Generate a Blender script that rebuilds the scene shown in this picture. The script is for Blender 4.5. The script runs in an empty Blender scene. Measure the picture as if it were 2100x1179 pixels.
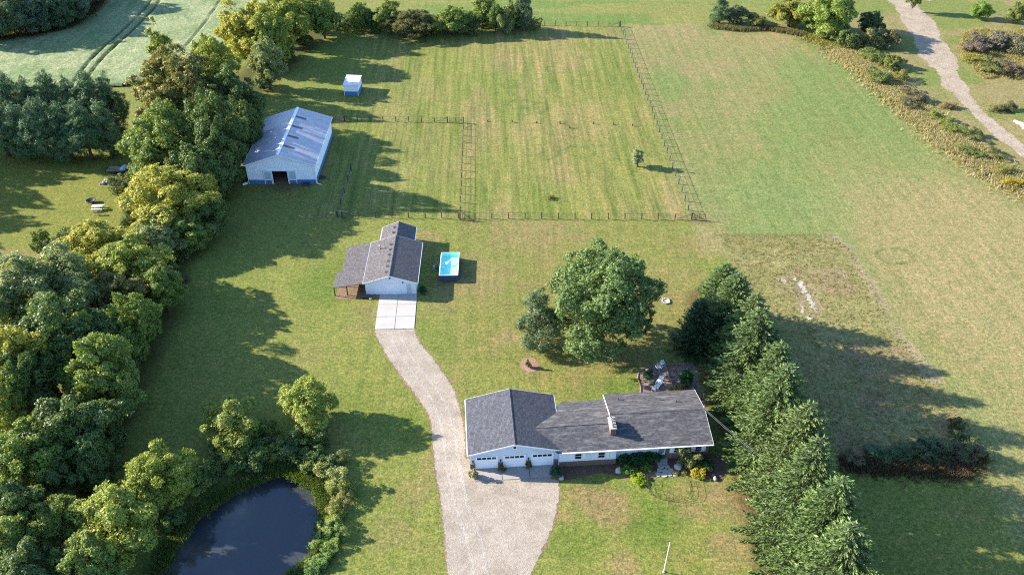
import bpy, bmesh, math, random
import numpy as np
from mathutils import Vector, Matrix

# ------------------------------------------------------------------ camera, sky, sun, exposure
sc = bpy.context.scene
C = sc.collection
CAM_H = 82.0; CAM_F = 1738.0; CAM_P = math.radians(37.0)     # survey of the photograph: height (m), focal length (px of 2100), pitch
cam = bpy.data.cameras.new('camera'); camo = bpy.data.objects.new('camera', cam); C.objects.link(camo)
cam.sensor_width = 36.0; cam.lens = 36.0*CAM_F/2100.0; cam.clip_start = 1.0; cam.clip_end = 8000.0
camo.location = (0, 0, CAM_H); camo.rotation_euler = (math.pi/2-CAM_P, 0, 0)
sc.camera = camo

SUN_EL = math.radians(22.5); SHADOW_AZ = math.radians(-12.5)  # shadows run to the right and a little towards the camera
w = bpy.data.worlds.new('World'); sc.world = w; w.use_nodes = True
nt = w.node_tree; nt.nodes.clear()
sky = nt.nodes.new('ShaderNodeTexSky'); sky.sky_type = 'NISHITA'; sky.sun_disc = False
sky.sun_elevation = SUN_EL; sky.sun_rotation = math.radians(282.5)
sky.air_density = 1.0; sky.dust_density = 0.4; sky.ozone_density = 4.0
bg = nt.nodes.new('ShaderNodeBackground'); bg.inputs[1].default_value = 0.118
wo = nt.nodes.new('ShaderNodeOutputWorld')
nt.links.new(sky.outputs[0], bg.inputs[0]); nt.links.new(bg.outputs[0], wo.inputs[0])
sun = bpy.data.lights.new('sun', 'SUN'); sun.energy = 5.0; sun.angle = math.radians(0.53); sun.color = (1.0, 0.91, 0.77)
suno = bpy.data.objects.new('sun', sun); C.objects.link(suno)
sd = Vector((math.cos(SUN_EL)*math.cos(SHADOW_AZ), math.cos(SUN_EL)*math.sin(SHADOW_AZ), -math.sin(SUN_EL)))
suno.rotation_euler = sd.to_track_quat('-Z', 'Y').to_euler(); suno.location = (-200, 60, 120)
sc.view_settings.view_transform = 'Standard'; sc.view_settings.look = 'None'
sc.view_settings.exposure = 1.90; sc.view_settings.gamma = 1.0; sc.view_settings.use_curve_mapping = False
sc.render.engine = 'CYCLES'
sc.cycles.use_denoising = False; sc.cycles.pixel_filter_type = 'BLACKMAN_HARRIS'; sc.cycles.filter_width = 1.15
sc.cycles.max_bounces = 6; sc.cycles.diffuse_bounces = 3; sc.cycles.transmission_bounces = 3; sc.cycles.transparent_max_bounces = 4
PI = math.pi

# ------------------------------------------------------------------ helpers
def G(px, py, z=0.0):
    """survey point: where the line of sight of a photograph pixel meets the level z"""
    x = (px-1050)/CAM_F; y = (589.5-py)/CAM_F
    dy = math.cos(CAM_P)+y*math.sin(CAM_P); dz = -math.sin(CAM_P)+y*math.cos(CAM_P)
    t = (z-CAM_H)/dz
    return (x*t, dy*t)
def tree_fit(xc, yt, wpx, h, t=0.1):
    """ground position and crown radius of a tree of height h whose crown top and width are measured"""
    lo, hi = 30.0, 420.0
    for _ in range(50):
        Y = (lo+hi)/2; zc = h*(1+t)/2; rz = h*(1-t)/2
        D = Y*math.cos(CAM_P)+(CAM_H-zc)*math.sin(CAM_P)
        r = wpx/2*D/CAM_F; X = (xc-1050)*D/CAM_F
        u = Y*math.sin(CAM_P)+(zc-CAM_H)*math.cos(CAM_P); y = 589.5-CAM_F*u/D
        de = math.atan((y-589.5)/CAM_F); th = CAM_P+de
        e = math.sqrt((rz*math.cos(th))**2+(r*math.sin(th))**2)*CAM_F/D/math.cos(de)
        if y-e < yt: hi = Y
        else: lo = Y
    return X, Y, r
def lin(h):
    v = [int(h[i:i+2], 16)/255 for i in (0, 2, 4)]
    return tuple((x/12.92 if x < .04045 else ((x+.055)/1.055)**2.4) for x in v)
def tag(o, label=None, cat=None, group=None, kind=None):
    if label: o['label'] = label
    if cat: o['category'] = cat
    if group: o['group'] = group
    if kind: o['kind'] = kind
    return o
def empty(name, loc, rz=0.0, label=None, cat=None, group=None):
    o = bpy.data.objects.new(name, None); C.objects.link(o); o.location = loc; o.rotation_euler = (0, 0, rz)
    o.empty_display_size = .3
    return tag(o, label, cat, group)
def link(name, me, parent=None):
    o = bpy.data.objects.new(name, me); C.objects.link(o)
    if parent: o.parent = parent
    return o
def dup(root, loc, rz=0.0, sc_=(1, 1, 1), label=None, cat=None, group=None, color=None, name=None):
    r = root.copy(); C.objects.link(r); r.location = loc; r.rotation_euler = (0, 0, rz); r.scale = sc_
    if name: r.name = name
    for k in ('label', 'category', 'group'):
        if k in r: del r[k]
    tag(r, label, cat, group)
    for ch in root.children:
        c = ch.copy(); C.objects.link(c); c.parent = r
        if color: c.color = color
        for g in ch.children:
            d = g.copy(); C.objects.link(d); d.parent = c
    return r
class MB:
    def __init__(s): s.v = []; s.f = []
    def add(s, vs, fs):
        n = len(s.v); s.v += [tuple(p) for p in vs]; s.f += [tuple(i+n for i in f) for f in fs]; return s
    def box(s, x0, x1, y0, y1, z0, z1):
        return s.add([(x0,y0,z0),(x1,y0,z0),(x1,y1,z0),(x0,y1,z0),(x0,y0,z1),(x1,y0,z1),(x1,y1,z1),(x0,y1,z1)],
                     [(3,2,1,0),(4,5,6,7),(0,1,5,4),(1,2,6,5),(2,3,7,6),(3,0,4,7)])
    def slab(s, pts, th):
        """polygon of 3-D points (seen from above counter-clockwise) with thickness th downwards"""
        n = len(pts); lo = [(p[0], p[1], p[2]-th) for p in pts]
        return s.add(list(pts)+lo, [tuple(range(n)), tuple(range(2*n-1, n-1, -1))]+[(i, i+n, (i+1) % n+n, (i+1) % n) for i in range(n)])
    def tube(s, pts, r, n=8, cap=True):
        pts = [Vector(p) for p in pts]; rs = r if hasattr(r, '__len__') else [r]*len(pts)
        vs = []; prev = None
        for i, p in enumerate(pts):
            d = (pts[min(i+1, len(pts)-1)]-pts[max(i-1, 0)]).normalized()
            a = prev if prev is not None else (Vector((1, 0, 0)) if abs(d.x) < .9 else Vector((0, 1, 0)))
            a = (a-d*a.dot(d)).normalized(); b = d.cross(a); prev = a
            for k in range(n):
                t = 2*PI*k/n; vs.append(p+(a*math.cos(t)+b*math.sin(t))*rs[i])
        fs = [(i*n+k, i*n+(k+1) % n, (i+1)*n+(k+1) % n, (i+1)*n+k) for i in range(len(pts)-1) for k in range(n)]
        if cap: fs += [tuple(range(n-1, -1, -1)), tuple(range((len(pts)-1)*n, len(pts)*n))]
        return s.add(vs, fs)
    def lathe(s, prof, c=(0, 0, 0), n=16):
        vs = [(c[0]+r*math.cos(2*PI*k/n), c[1]+r*math.sin(2*PI*k/n), c[2]+z) for r, z in prof for k in range(n)]
        fs = [(i*n+k, i*n+(k+1) % n, (i+1)*n+(k+1) % n, (i+1)*n+k) for i in range(len(prof)-1) for k in range(n)]
        return s.add(vs, fs)
    def rock(s, c, r, rng, flat=.7):
        bm = bmesh.new(); bmesh.ops.create_icosphere(bm, subdivisions=2, radius=1)
        k = [rng.uniform(.7, 1.2) for _ in range(3)]; ph = [rng.uniform(0, 6) for _ in range(3)]
        vs = []
        for v in bm.verts:
            q = v.co*(1+.16*math.sin(3*v.co.x+ph[0])*math.cos(4*v.co.y+ph[1])+.1*math.sin(5*v.co.z+ph[2]))
            vs.append((c[0]+q.x*r*k[0], c[1]+q.y*r*k[1], c[2]+q.z*r*k[2]*flat))
        fs = [tuple(v.index for v in f.verts) for f in bm.faces]; bm.free()
        return s.add(vs, fs)
    def build(s, name, m, parent=None, smooth=False):
        me = bpy.data.meshes.new(name); me.from_pydata(s.v, [], s.f); me.materials.append(m)
        bm = bmesh.new(); bm.from_mesh(me); bmesh.ops.recalc_face_normals(bm, faces=bm.faces); bm.to_mesh(me); bm.free()
        if smooth: me.polygons.foreach_set('use_smooth', [True]*len(me.polygons))
        return link(name, me, parent)
def quads_mesh(name, Q, m, val=None, tri=False):
    """Q: (N, 4, 3) (or N,3,3) loose faces; val: per-face number stored as the attribute 'v'"""
    k = Q.shape[1]; n = len(Q)
    me = bpy.data.meshes.new(name); me.vertices.add(n*k); me.vertices.foreach_set('co', Q.astype(np.float32).ravel())
    me.loops.add(n*k); me.loops.foreach_set('vertex_index', np.arange(n*k, dtype=np.int32))
    me.polygons.add(n); me.polygons.foreach_set('loop_start', np.arange(0, n*k, k, dtype=np.int32))
    if val is not None:
        a = me.attributes.new('v', 'FLOAT', 'FACE'); a.data.foreach_set('value', val.astype(np.float32))
    me.materials.append(m); me.update(calc_edges=True); me.validate()
    return me
def vnoise(X, Y, s, seed):
    r = np.random.default_rng(seed).random((256, 256)); x = X/s+1000.3; y = Y/s+1000.7
    xi = np.floor(x).astype(int); yi = np.floor(y).astype(int); fx = x-xi; fy = y-yi
    fx = fx*fx*(3-2*fx); fy = fy*fy*(3-2*fy); g = lambda i, j: r[(xi+i) % 256, (yi+j) % 256]
    return (g(0,0)*(1-fx)+g(1,0)*fx)*(1-fy)+(g(0,1)*(1-fx)+g(1,1)*fx)*fy
def fnoise(X, Y, s, seed, o=4):
    t = 0; a = 1; k = 0
    for i in range(o): t = t+a*vnoise(X, Y, s/2**i, seed+i); k += a; a *= .55
    return t/k
def inside(X, Y, poly):
    r = np.zeros(X.shape, bool); n = len(poly)
    for i in range(n):
        x0, y0 = poly[i]; x1, y1 = poly[(i+1) % n]
        if y0 == y1: continue
        c = ((y0 > Y) != (y1 > Y)) & (X < (x1-x0)*(Y-y0)/(y1-y0)+x0); r ^= c
    return r
def seg_dist(X, Y, pts, closed=False):
    d = np.full(X.shape, 1e9); n = len(pts)
    for i in range(n if closed else n-1):
        a = pts[i]; b = pts[(i+1) % n]; ex, ey = b[0]-a[0], b[1]-a[1]
        t = np.clip(((X-a[0])*ex+(Y-a[1])*ey)/(ex*ex+ey*ey+1e-9), 0, 1)
        d = np.minimum(d, np.hypot(X-a[0]-t*ex, Y-a[1]-t*ey))
    return d
def sm(a, b, x):
    t = np.clip((x-a)/(b-a), 0, 1); return t*t*(3-2*t)
def curve(pts, step=.5):
    """smooth open line through the points (Catmull-Rom)"""
    P = [Vector((p[0], p[1], 0)) for p in pts]; P = [2*P[0]-P[1]]+P+[2*P[-1]-P[-2]]; out = []
    for i in range(1, len(P)-2):
        n = max(2, int((P[i+1]-P[i]).length/step))
        for k in range(n):
            t = k/n; a, b, c, d = P[i-1:i+3]
            q = .5*((2*b)+(c-a)*t+(2*a-5*b+4*c-d)*t*t+(3*b-a-3*c+d)*t**3); out.append((q.x, q.y))
    out.append((P[-2].x, P[-2].y)); return out
def sheet(name, poly, z, m, kind='structure', jitter=0.0, step=.4, seed=1, parent=None):
    rng = random.Random(seed); pts = []
    for i in range(len(poly)):
        a = poly[i]; b = poly[(i+1) % len(poly)]; L = math.hypot(b[0]-a[0], b[1]-a[1]); n = max(1, int(L/step)) if jitter else 1
        for k in range(n):
            t = k/n; j = jitter if (jitter and 0 <= k) else 0
            pts.append((a[0]+(b[0]-a[0])*t+rng.uniform(-j, j), a[1]+(b[1]-a[1])*t+rng.uniform(-j, j)))
    bm = bmesh.new(); vs = [bm.verts.new((x, y, z)) for x, y in pts]
    es = [bm.edges.new((vs[i], vs[(i+1) % len(vs)])) for i in range(len(vs))]
    bmesh.ops.triangle_fill(bm, use_beauty=True, use_dissolve=False, edges=es)
    for f in bm.faces:
        if f.normal.z < 0: f.normal_flip()
    me = bpy.data.meshes.new(name); bm.to_mesh(me); bm.free(); me.materials.append(m)
    o = link(name, me, parent)
    return tag(o, kind=kind) if kind else o

# ------------------------------------------------------------------ materials
def new_mat(name):
    m = bpy.data.materials.new(name); m.use_nodes = True; n = m.node_tree.nodes; n.clear()
    out = n.new('ShaderNodeOutputMaterial'); p = n.new('ShaderNodeBsdfPrincipled'); m.node_tree.links.new(p.outputs[0], out.inputs[0])
    return m, m.node_tree, p, out
def N(t, kind, **kw):
    x = t.nodes.new(kind)
    for k, v in kw.items():
        if k.startswith('i_'):
            key = k[2:]; x.inputs[int(key) if key.isdigit() else key].default_value = v
        else: setattr(x, k, v)
    return x
def coords(t, obj=False):
    if obj: return N(t, 'ShaderNodeTexCoord').outputs['Object']
    return N(t, 'ShaderNodeNewGeometry').outputs['Position']
def noise(t, co, scale, detail=4, rough=.6):
    x = N(t, 'ShaderNodeTexNoise'); x.inputs['Scale'].default_value = scale; x.inputs['Detail'].default_value = detail; x.inputs['Roughness'].default_value = rough
    t.links.new(co, x.inputs['Vector']); return x.outputs[0]
def ramp(t, fac, stops):
    r = N(t, 'ShaderNodeValToRGB'); e = r.color_ramp.elements
    while len(e) < len(stops): e.new(.5)
    for el, (p, c) in zip(e, stops): el.position = p; el.color = (*c, 1)
    t.links.new(fac, r.inputs[0]); return r.outputs[0]
def mul(t, a, b, fac=1.0, op='MULTIPLY'):
    x = N(t, 'ShaderNodeMix', data_type='RGBA', blend_type=op); x.inputs[0].default_value = fac
    t.links.new(a, x.inputs[6]); t.links.new(b, x.inputs[7]); return x.outputs[2]
def bump(t, p, h, dist=.05, strength=1.0):
    b = N(t, 'ShaderNodeBump'); b.inputs['Distance'].default_value = dist; b.inputs['Strength'].default_value = strength
    t.links.new(h, b.inputs['Height']); t.links.new(b.outputs[0], p.inputs['Normal'])
g1 = lambda v: (v, v, v)
def plain(name, col, rough=.7, var=.15, scale=3.0, bd=0.0, metal=0.0, obj=True, spec=.4):
    m, t, p, _ = new_mat(name); co = coords(t, obj); n = noise(t, co, scale, 5)
    base = N(t, 'ShaderNodeRGB'); base.outputs[0].default_value = (*col, 1)
    c = mul(t, base.outputs[0], ramp(t, n, [(.25, g1(1-var)), (.75, g1(1+var))]))
    t.links.new(c, p.inputs['Base Color']); p.inputs['Roughness'].default_value = rough; p.inputs['Metallic'].default_value = metal
    p.inputs['Specular IOR Level'].default_value = spec
    if bd: bump(t, p, noise(t, co, scale*6, 4), bd)
    return m
def leafmat(name, trans=.28, rough=.55, lo=.62, hi=1.35, warm=.5):
    """foliage: the object's own colour, varied leaf by leaf, partly translucent"""
    m, t, p, out = new_mat(name)
    oi = N(t, 'ShaderNodeObjectInfo'); at = N(t, 'ShaderNodeAttribute', attribute_name='v')
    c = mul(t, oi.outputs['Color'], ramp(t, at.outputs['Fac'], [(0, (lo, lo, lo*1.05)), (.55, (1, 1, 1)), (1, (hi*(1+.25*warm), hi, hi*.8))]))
    t.links.new(c, p.inputs['Base Color']); p.inputs['Roughness'].default_value = rough; p.inputs['Specular IOR Level'].default_value = .35
    tr = N(t, 'ShaderNodeBsdfTranslucent'); g = N(t, 'ShaderNodeRGB'); g.outputs[0].default_value = (1.25, 1.2, .55, 1)
    t.links.new(mul(t, c, g.outputs[0]), tr.inputs[0])
    mx = N(t, 'ShaderNodeMixShader'); mx.inputs[0].default_value = trans
    t.links.new(p.outputs[0], mx.inputs[1]); t.links.new(tr.outputs[0], mx.inputs[2]); t.links.new(mx.outputs[0], out.inputs[0])
    return m
def shingle(name, col, dark, axis='u', wear=.0):
    m, t, p, _ = new_mat(name); co = coords(t, True)
    mp = N(t, 'ShaderNodeMapping'); t.links.new(co, mp.inputs[0])
    if axis == 'v': mp.inputs['Rotation'].default_value = (0, 0, PI/2)
    b = N(t, 'ShaderNodeTexBrick', offset=.5); t.links.new(mp.outputs[0], b.inputs['Vector'])
    b.inputs['Scale'].default_value = 1.0; b.inputs['Brick Width'].default_value = .30; b.inputs['Row Height'].default_value = .15; b.inputs['Mortar Size'].default_value = .012
    b.inputs['Color1'].default_value = (*[x*1.25 for x in col], 1); b.inputs['Color2'].default_value = (*[x*.75 for x in col], 1); b.inputs['Mortar'].default_value = (*dark, 1)
    c = mul(t, b.outputs[0], ramp(t, noise(t, co, 2.2, 6), [(.3, g1(.8)), (.7, g1(1.2))]))
    c = mul(t, c, ramp(t, noise(t, co, 14, 3), [(.3, g1(.75)), (.7, g1(1.3))]))
    if wear:   # lighter worn granules in patches
        mp2 = N(t, 'ShaderNodeMapping'); mp2.inputs['Scale'].default_value = (.5, 2.2, 1); t.links.new(co, mp2.inputs[0])
        wn = ramp(t, noise(t, mp2.outputs[0], 1.1, 8, .75), [(.5, g1(0)), (.68, g1(wear))])
        x = N(t, 'ShaderNodeMix', data_type='RGBA'); t.links.new(wn, x.inputs[0]); t.links.new(c, x.inputs[6]); x.inputs[7].default_value = (.20, .20, .20, 1); c = x.outputs[2]
    t.links.new(c, p.inputs['Base Color']); p.inputs['Roughness'].default_value = .95; p.inputs['Specular IOR Level'].default_value = .08
    bump(t, p, b.outputs[1], -.012); return m
def striped(name, col, period, axis=0, depth=.02, var=.1, rough=.55, dirt=None, metal=0.0, duty=.3):
    """lap siding (axis 2) or ribbed metal sheet (axis 0 / 1): relief lines every `period` metres, light dirt"""
    m, t, p, _ = new_mat(name); co = coords(t, True)
    sx = N(t, 'ShaderNodeSeparateXYZ'); t.links.new(co, sx.inputs[0])
    d = N(t, 'ShaderNodeMath', operation='DIVIDE'); t.links.new(sx.outputs[axis], d.inputs[0]); d.inputs[1].default_value = period
    f = N(t, 'ShaderNodeMath', operation='FRACT'); t.links.new(d.outputs[0], f.inputs[0])
    h = ramp(t, f.outputs[0], [(0, g1(0)), (duty*.5, g1(1)), (1, g1(.35 if axis == 2 else 0))])
    base = N(t, 'ShaderNodeRGB'); base.outputs[0].default_value = (*col, 1)
    c = mul(t, base.outputs[0], ramp(t, noise(t, co, .9, 6), [(.3, g1(1-var)), (.7, g1(1+var*.5))]))
    c = mul(t, c, ramp(t, f.outputs[0], [(0, g1(.84)), (.09, g1(1)), (1, g1(1))]))
    if dirt:
        mp = N(t, 'ShaderNodeMapping'); mp.inputs['Scale'].default_value = (.35, 1.6, .35) if axis != 0 else (.25, 1.4, .25); t.links.new(co, mp.inputs[0])
        x = N(t, 'ShaderNodeMix', data_type='RGBA'); t.links.new(ramp(t, noise(t, mp.outputs[0], .8, 7, .7), [(.38, g1(0)), (.75, g1(.75))]), x.inputs[0]); t.links.new(c, x.inputs[6]); x.inputs[7].default_value = (*dirt, 1); c = x.outputs[2]
    t.links.new(c, p.inputs['Base Color']); p.inputs['Roughness'].default_value = rough; p.inputs['Metallic'].default_value = metal
    bump(t, p, h, depth); return m
def brickmat(name):
    m, t, p, _ = new_mat(name); co = coords(t, True)
    sx = N(t, 'ShaderNodeSeparateXYZ'); t.links.new(co, sx.inputs[0]); a = N(t, 'ShaderNodeMath', operation='ADD'); t.links.new(sx.outputs[0], a.inputs[0]); t.links.new(sx.outputs[1], a.inputs[1])
    cb = N(t, 'ShaderNodeCombineXYZ'); t.links.new(a.outputs[0], cb.inputs[0]); t.links.new(sx.outputs[2], cb.inputs[1])
    b = N(t, 'ShaderNodeTexBrick', offset=.5); t.links.new(cb.outputs[0], b.inputs['Vector']); b.inputs['Scale'].default_value = 1
    b.inputs['Brick Width'].default_value = .22; b.inputs['Row Height'].default_value = .075; b.inputs['Mortar Size'].default_value = .008
    b.inputs['Color1'].default_value = (.19, .105, .075, 1); b.inputs['Color2'].default_value = (.12, .07, .055, 1); b.inputs['Mortar'].default_value = (.2, .18, .16, 1)
    t.links.new(mul(t, b.outputs[0], ramp(t, noise(t, co, 3, 4), [(.3, g1(.8)), (.7, g1(1.2))])), p.inputs['Base Color']); p.inputs['Roughness'].default_value = .85
    bump(t, p, b.outputs[1], -.01); return m
def groundmat(name, vcol=True, col=None, bd=.06, fine=9.0, stripes=False):
    m, t, p, _ = new_mat(name); co = coords(t)
    if vcol:
        at = N(t, 'ShaderNodeVertexColor', layer_name='alb'); base = at.outputs[0]
    else:
        q = N(t, 'ShaderNodeRGB'); q.outputs[0].default_value = (*col, 1); base = q.outputs[0]
    n1 = noise(t, co, .55, 5, .65); n2 = noise(t, co, fine*.22, 4, .7); n3 = noise(t, co, fine*.55, 3, .75)
    c = mul(t, base, ramp(t, n1, [(.28, (.74, .84, .74)), (.5, (1, 1, 1)), (.72, (1.28, 1.14, 1.22))]))
    c = mul(t, c, ramp(t, n2, [(.32, (.58, .66, .52)), (.5, (1, 1, 1)), (.68, (1.5, 1.4, 1.38))]))
    c = mul(t, c, ramp(t, n3, [(.32, g1(.52)), (.5, g1(1)), (.68, g1(1.52))]))
    if stripes:
        mp = N(t, 'ShaderNodeMapping'); mp.inputs['Rotation'].default_value = (0, 0, math.radians(-1.7)); t.links.new(co, mp.inputs[0])
        mp2 = N(t, 'ShaderNodeMapping'); mp2.inputs['Scale'].default_value = (1.0, .035, 1); t.links.new(mp.outputs[0], mp2.inputs[0])
        st = ramp(t, noise(t, mp2.outputs[0], .95, 5, .75), [(.36, (.58, .70, .58)), (.5, (1, 1, 1)), (.64, (1.42, 1.24, 1.36))])
        x = N(t, 'ShaderNodeMix', data_type='RGBA', blend_type='MULTIPLY'); t.links.new(at.outputs['Alpha'], x.inputs[0]); t.links.new(c, x.inputs[6]); t.links.new(st, x.inputs[7]); c = x.outputs[2]
    t.links.new(c, p.inputs['Base Color']); p.inputs['Roughness'].default_value = .95; p.inputs['Specular IOR Level'].default_value = .12
    bump(t, p, n3, bd, .8); return m
def gravelmat(name, a, b, c3, scale=7.0, dirt=None):
    m, t, p, _ = new_mat(name); co = coords(t)
    v = N(t, 'ShaderNodeTexVoronoi'); v.inputs['Scale'].default_value = scale; t.links.new(co, v.inputs['Vector'])
    sp = N(t, 'ShaderNodeSeparateColor'); t.links.new(v.outputs['Color'], sp.inputs[0])
    c = ramp(t, sp.outputs[0], [(0, a), (.5, b), (1, c3)])
    c = mul(t, c, ramp(t, noise(t, co, .35, 6, .7), [(.3, (.78, .76, .74)), (.6, g1(1.08))]))
    c = mul(t, c, ramp(t, noise(t, co, 2.6, 4, .7), [(.32, g1(.84)), (.65, g1(1.12))]))
    if dirt:
        x = N(t, 'ShaderNodeMix', data_type='RGBA'); t.links.new(ramp(t, noise(t, co, .22, 7, .72), [(.56, g1(0)), (.72, g1(.6))]), x.inputs[0]); t.links.new(c, x.inputs[6]); x.inputs[7].default_value = (*dirt, 1); c = x.outputs[2]
    t.links.new(c, p.inputs['Base Color']); p.inputs['Roughness'].default_value = .9; p.inputs['Specular IOR Level'].default_value = .2
    bump(t, p, v.outputs['Distance'], .04, .7); return m

M = {}
M['grass'] = groundmat('grass_ground', stripes=True)
M['outer'] = groundmat('grass_far', False, (.10, .115, .035))
M['gravel'] = gravelmat('pale_gravel', (.24, .200, .158), (.30, .256, .208), (.35, .305, .255), 13, (.19, .15, .11))
M['gravel_worn'] = gravelmat('worn_gravel', (.255, .22, .185), (.315, .275, .238), (.37, .33, .29), 9)
M['soil'] = gravelmat('bare_soil', (.13, .085, .05), (.19, .13, .08), (.25, .18, .115), 8)
M['track'] = gravelmat('track_gravel', (.21, .165, .118), (.28, .225, .165), (.36, .30, .235), 6, (.15, .135, .07))
M['mulch'] = gravelmat('mulch', (.075, .045, .033), (.115, .068, .05), (.155, .098, .075), 14)
M['mulch_light'] = gravelmat('red_mulch', (.2, .11, .08), (.27, .16, .12), (.33, .21, .16), 14)
M['pale_soil'] = gravelmat('pale_sandy_soil', (.28, .24, .19), (.37, .33, .28), (.45, .41, .36), 5)
M['concrete'] = plain('concrete', (.36, .335, .315), .85, .10, .7, .01)
M['concrete_old'] = plain('aged_concrete', (.27, .25, .235), .85, .16, .8, .012)
M['leaf'] = leafmat('leaf')
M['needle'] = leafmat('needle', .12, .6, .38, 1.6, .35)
M['reed'] = leafmat('dry_grass', .45, .7, .75, 1.25, .2)
M['bark'] = plain('bark', (.085, .065, .05), .9, .35, 5, .03)
M['bark_pale'] = plain('pale_bark', (.36, .32, .27), .85, .3, 5, .02)
M['roof_garage'] = shingle('charcoal_shingle', (.088, .092, .108), (.035, .035, .04), 'v')
M['roof_house'] = shingle('weathered_shingle', (.092, .090, .096), (.035, .035, .04), 'u', .85)
M['roof_shop'] = shingle('grey_brown_shingle', (.125, .115, .118), (.045, .042, .045), 'v')
M['siding'] = striped('white_lap_siding', (.74, .78, .84), .2, 2, .02, .08)
M['siding_blue_shade'] = striped('blue_shade_lap_siding', (.56, .64, .76), .2, 2, .02, .08)  # white siding; the blue of its shaded side is put into the colour
M['vertical_board'] = striped('pale_board_siding', (.52, .64, .70), .3, 0, .015, .08)
M['barn_metal'] = striped('white_ribbed_metal', (.88, .88, .94), .3, 0, .008, .06)
M['barn_side'] = striped('white_ribbed_metal_side', (.88, .88, .94), .3, 1, .008, .06)
M['barn_blue'] = plain('blue_ribbed_metal', (.06, .165, .36), .5, .15, 1.5)
M['barn_roof'] = striped('dusty_metal_roof', (.44, .435, .49), .45, 1, .02, .16, .5, (.26, .23, .245), .0)
M['white'] = plain('white_paint', (.80, .82, .86), .5, .06, 2)
M['trim'] = plain('white_trim', (.76, .78, .82), .5, .06, 2)
M['brick'] = brickmat('brown_brick')
M['glass'] = plain('dark_glass', (.012, .014, .018), .08, .2, 1, spec=.6)
M['black'] = plain('black_metal', (.02, .02, .022), .5, .2, 4)
M['dark'] = plain('dark_grey_metal', (.06, .06, .065), .5, .2, 4)
M['wood_grey'] = plain('weathered_wood', (.036, .031, .028), .9, .3, 6, .01)
M['wood_tan'] = plain('tan_wood', (.27, .2, .14), .85, .25, 5, .01)
M['steel'] = plain('galvanised_steel', (.32, .33, .34), .45, .15, 4, metal=.6)
M['stone'] = plain('field_stone', (.36, .34, .32), .9, .3, 3, .02)
M['stone_dark'] = plain('dark_stone', (.13, .13, .14), .9, .3, 3, .02)
M['door_grey'] = plain('grey_blue_door', (.40, .50, .56), .5, .06, 3)
M['liner'] = plain('pool_liner', (.40, .80, .76), .5, .06, 1)
M['pool_wall'] = plain('pool_wall', (.05, .07, .14), .6, .25, 3)
M['tarp'] = plain('blue_tarp', (.34, .47, .60), .5, .2, 3)
M['patio'] = gravelmat('patio_paving', (.13, .09, .075), (.19, .135, .11), (.25, .185, .15), 3.5)

# ------------------------------------------------------------------ the ground
A = lambda h: np.array([x/k for x, k in zip(lin(h), (2.80, 2.78, 2.65))])
POND = [G(*p) for p in ((300,1290),(322,1190),(345,1135),(392,1066),(436,1030),(488,998),(535,978),(572,966),(612,974),(650,1000),(668,1050),(664,1105),(646,1146),(606,1180),(560,1250),(430,1320))]
POND_C = curve(POND+[POND[0]], 1.0)
TALL = [G(*p) for p in ((1468,483),(1700,483),(1738,505),(1790,590),(1850,690),(1915,775),(1985,860),(2010,930),(1990,965),(1800,960),(1720,950),(1640,800),(1540,620))]
x0, x1, y0, y1, st = -165.0, 165.0, 30.0, 262.0, 0.5
nx = int((x1-x0)/st)+1; ny = int((y1-y0)/st)+1
gx, gy = np.meshgrid(np.linspace(x0, x1, nx), np.linspace(y0, y1, ny))
big = fnoise(gx, gy, 26, 3); med = fnoise(gx, gy, 7, 11); sml = fnoise(gx, gy, 2.2, 21)
def mix(c, col, w): return c+(np.asarray(col)-c)*w[..., None]
col = np.zeros(gx.shape+(3,))+A('a8ae58')
lush = sm(.42, .62, big); col = mix(col, A('98aa4e'), lush*.6)
# the lawn round the house dries out in patches
straw = sm(.52, .72, med*.6+big*.4+.10*np.exp(-((gx-8)**2+(gy-112)**2)/900)); col = mix(col, A('bda66e'), straw*.75*sm(60, 20, np.abs(gx-10))*sm(140, 122, gy))
col = mix(col, A('a9a55c'), .55*sm(-14, -6, gx)*sm(34, 28, gx)*sm(84, 92, gy)*sm(131, 127, gy))
for (px, py, r, a) in ((1250,1040,4.0,.7),(1180,1010,2.5,.5),(1280,1165,3.0,.6),(1470,1030,5.0,.6),(1500,1130,4,.6),(1100,470,9,.5),(980,570,7,.45),(905,620,4,.35),(1040,690,3,.7),(760,640,3,.5),(640,720,5,.2),(1380,930,2.5,.4),(850,1000,3,.35),(800,1100,3,.3)):
    X, Y = G(px, py); d = np.hypot(gx-X, (gy-Y)*1.0)/r; col = mix(col, A('c2a877'), a*sm(1.15, .3, d+(sml-.5)*1.3+(med-.5)*.8))
for (px, py, r, a) in ((1330,1080,4.5,.7),(1180,1110,4.0,.5),(1240,815,6,.6),(700,560,8,.5),(720,830,4,.4),(650,600,6,.4),(880,700,5,.3),(830,880,4,.4)):
    X, Y = G(px, py); d = np.hypot(gx-X, gy-Y)/r; col = mix(col, A('7f9d40'), a*sm(1.2, .3, d+(med-.5)*.9))
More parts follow.
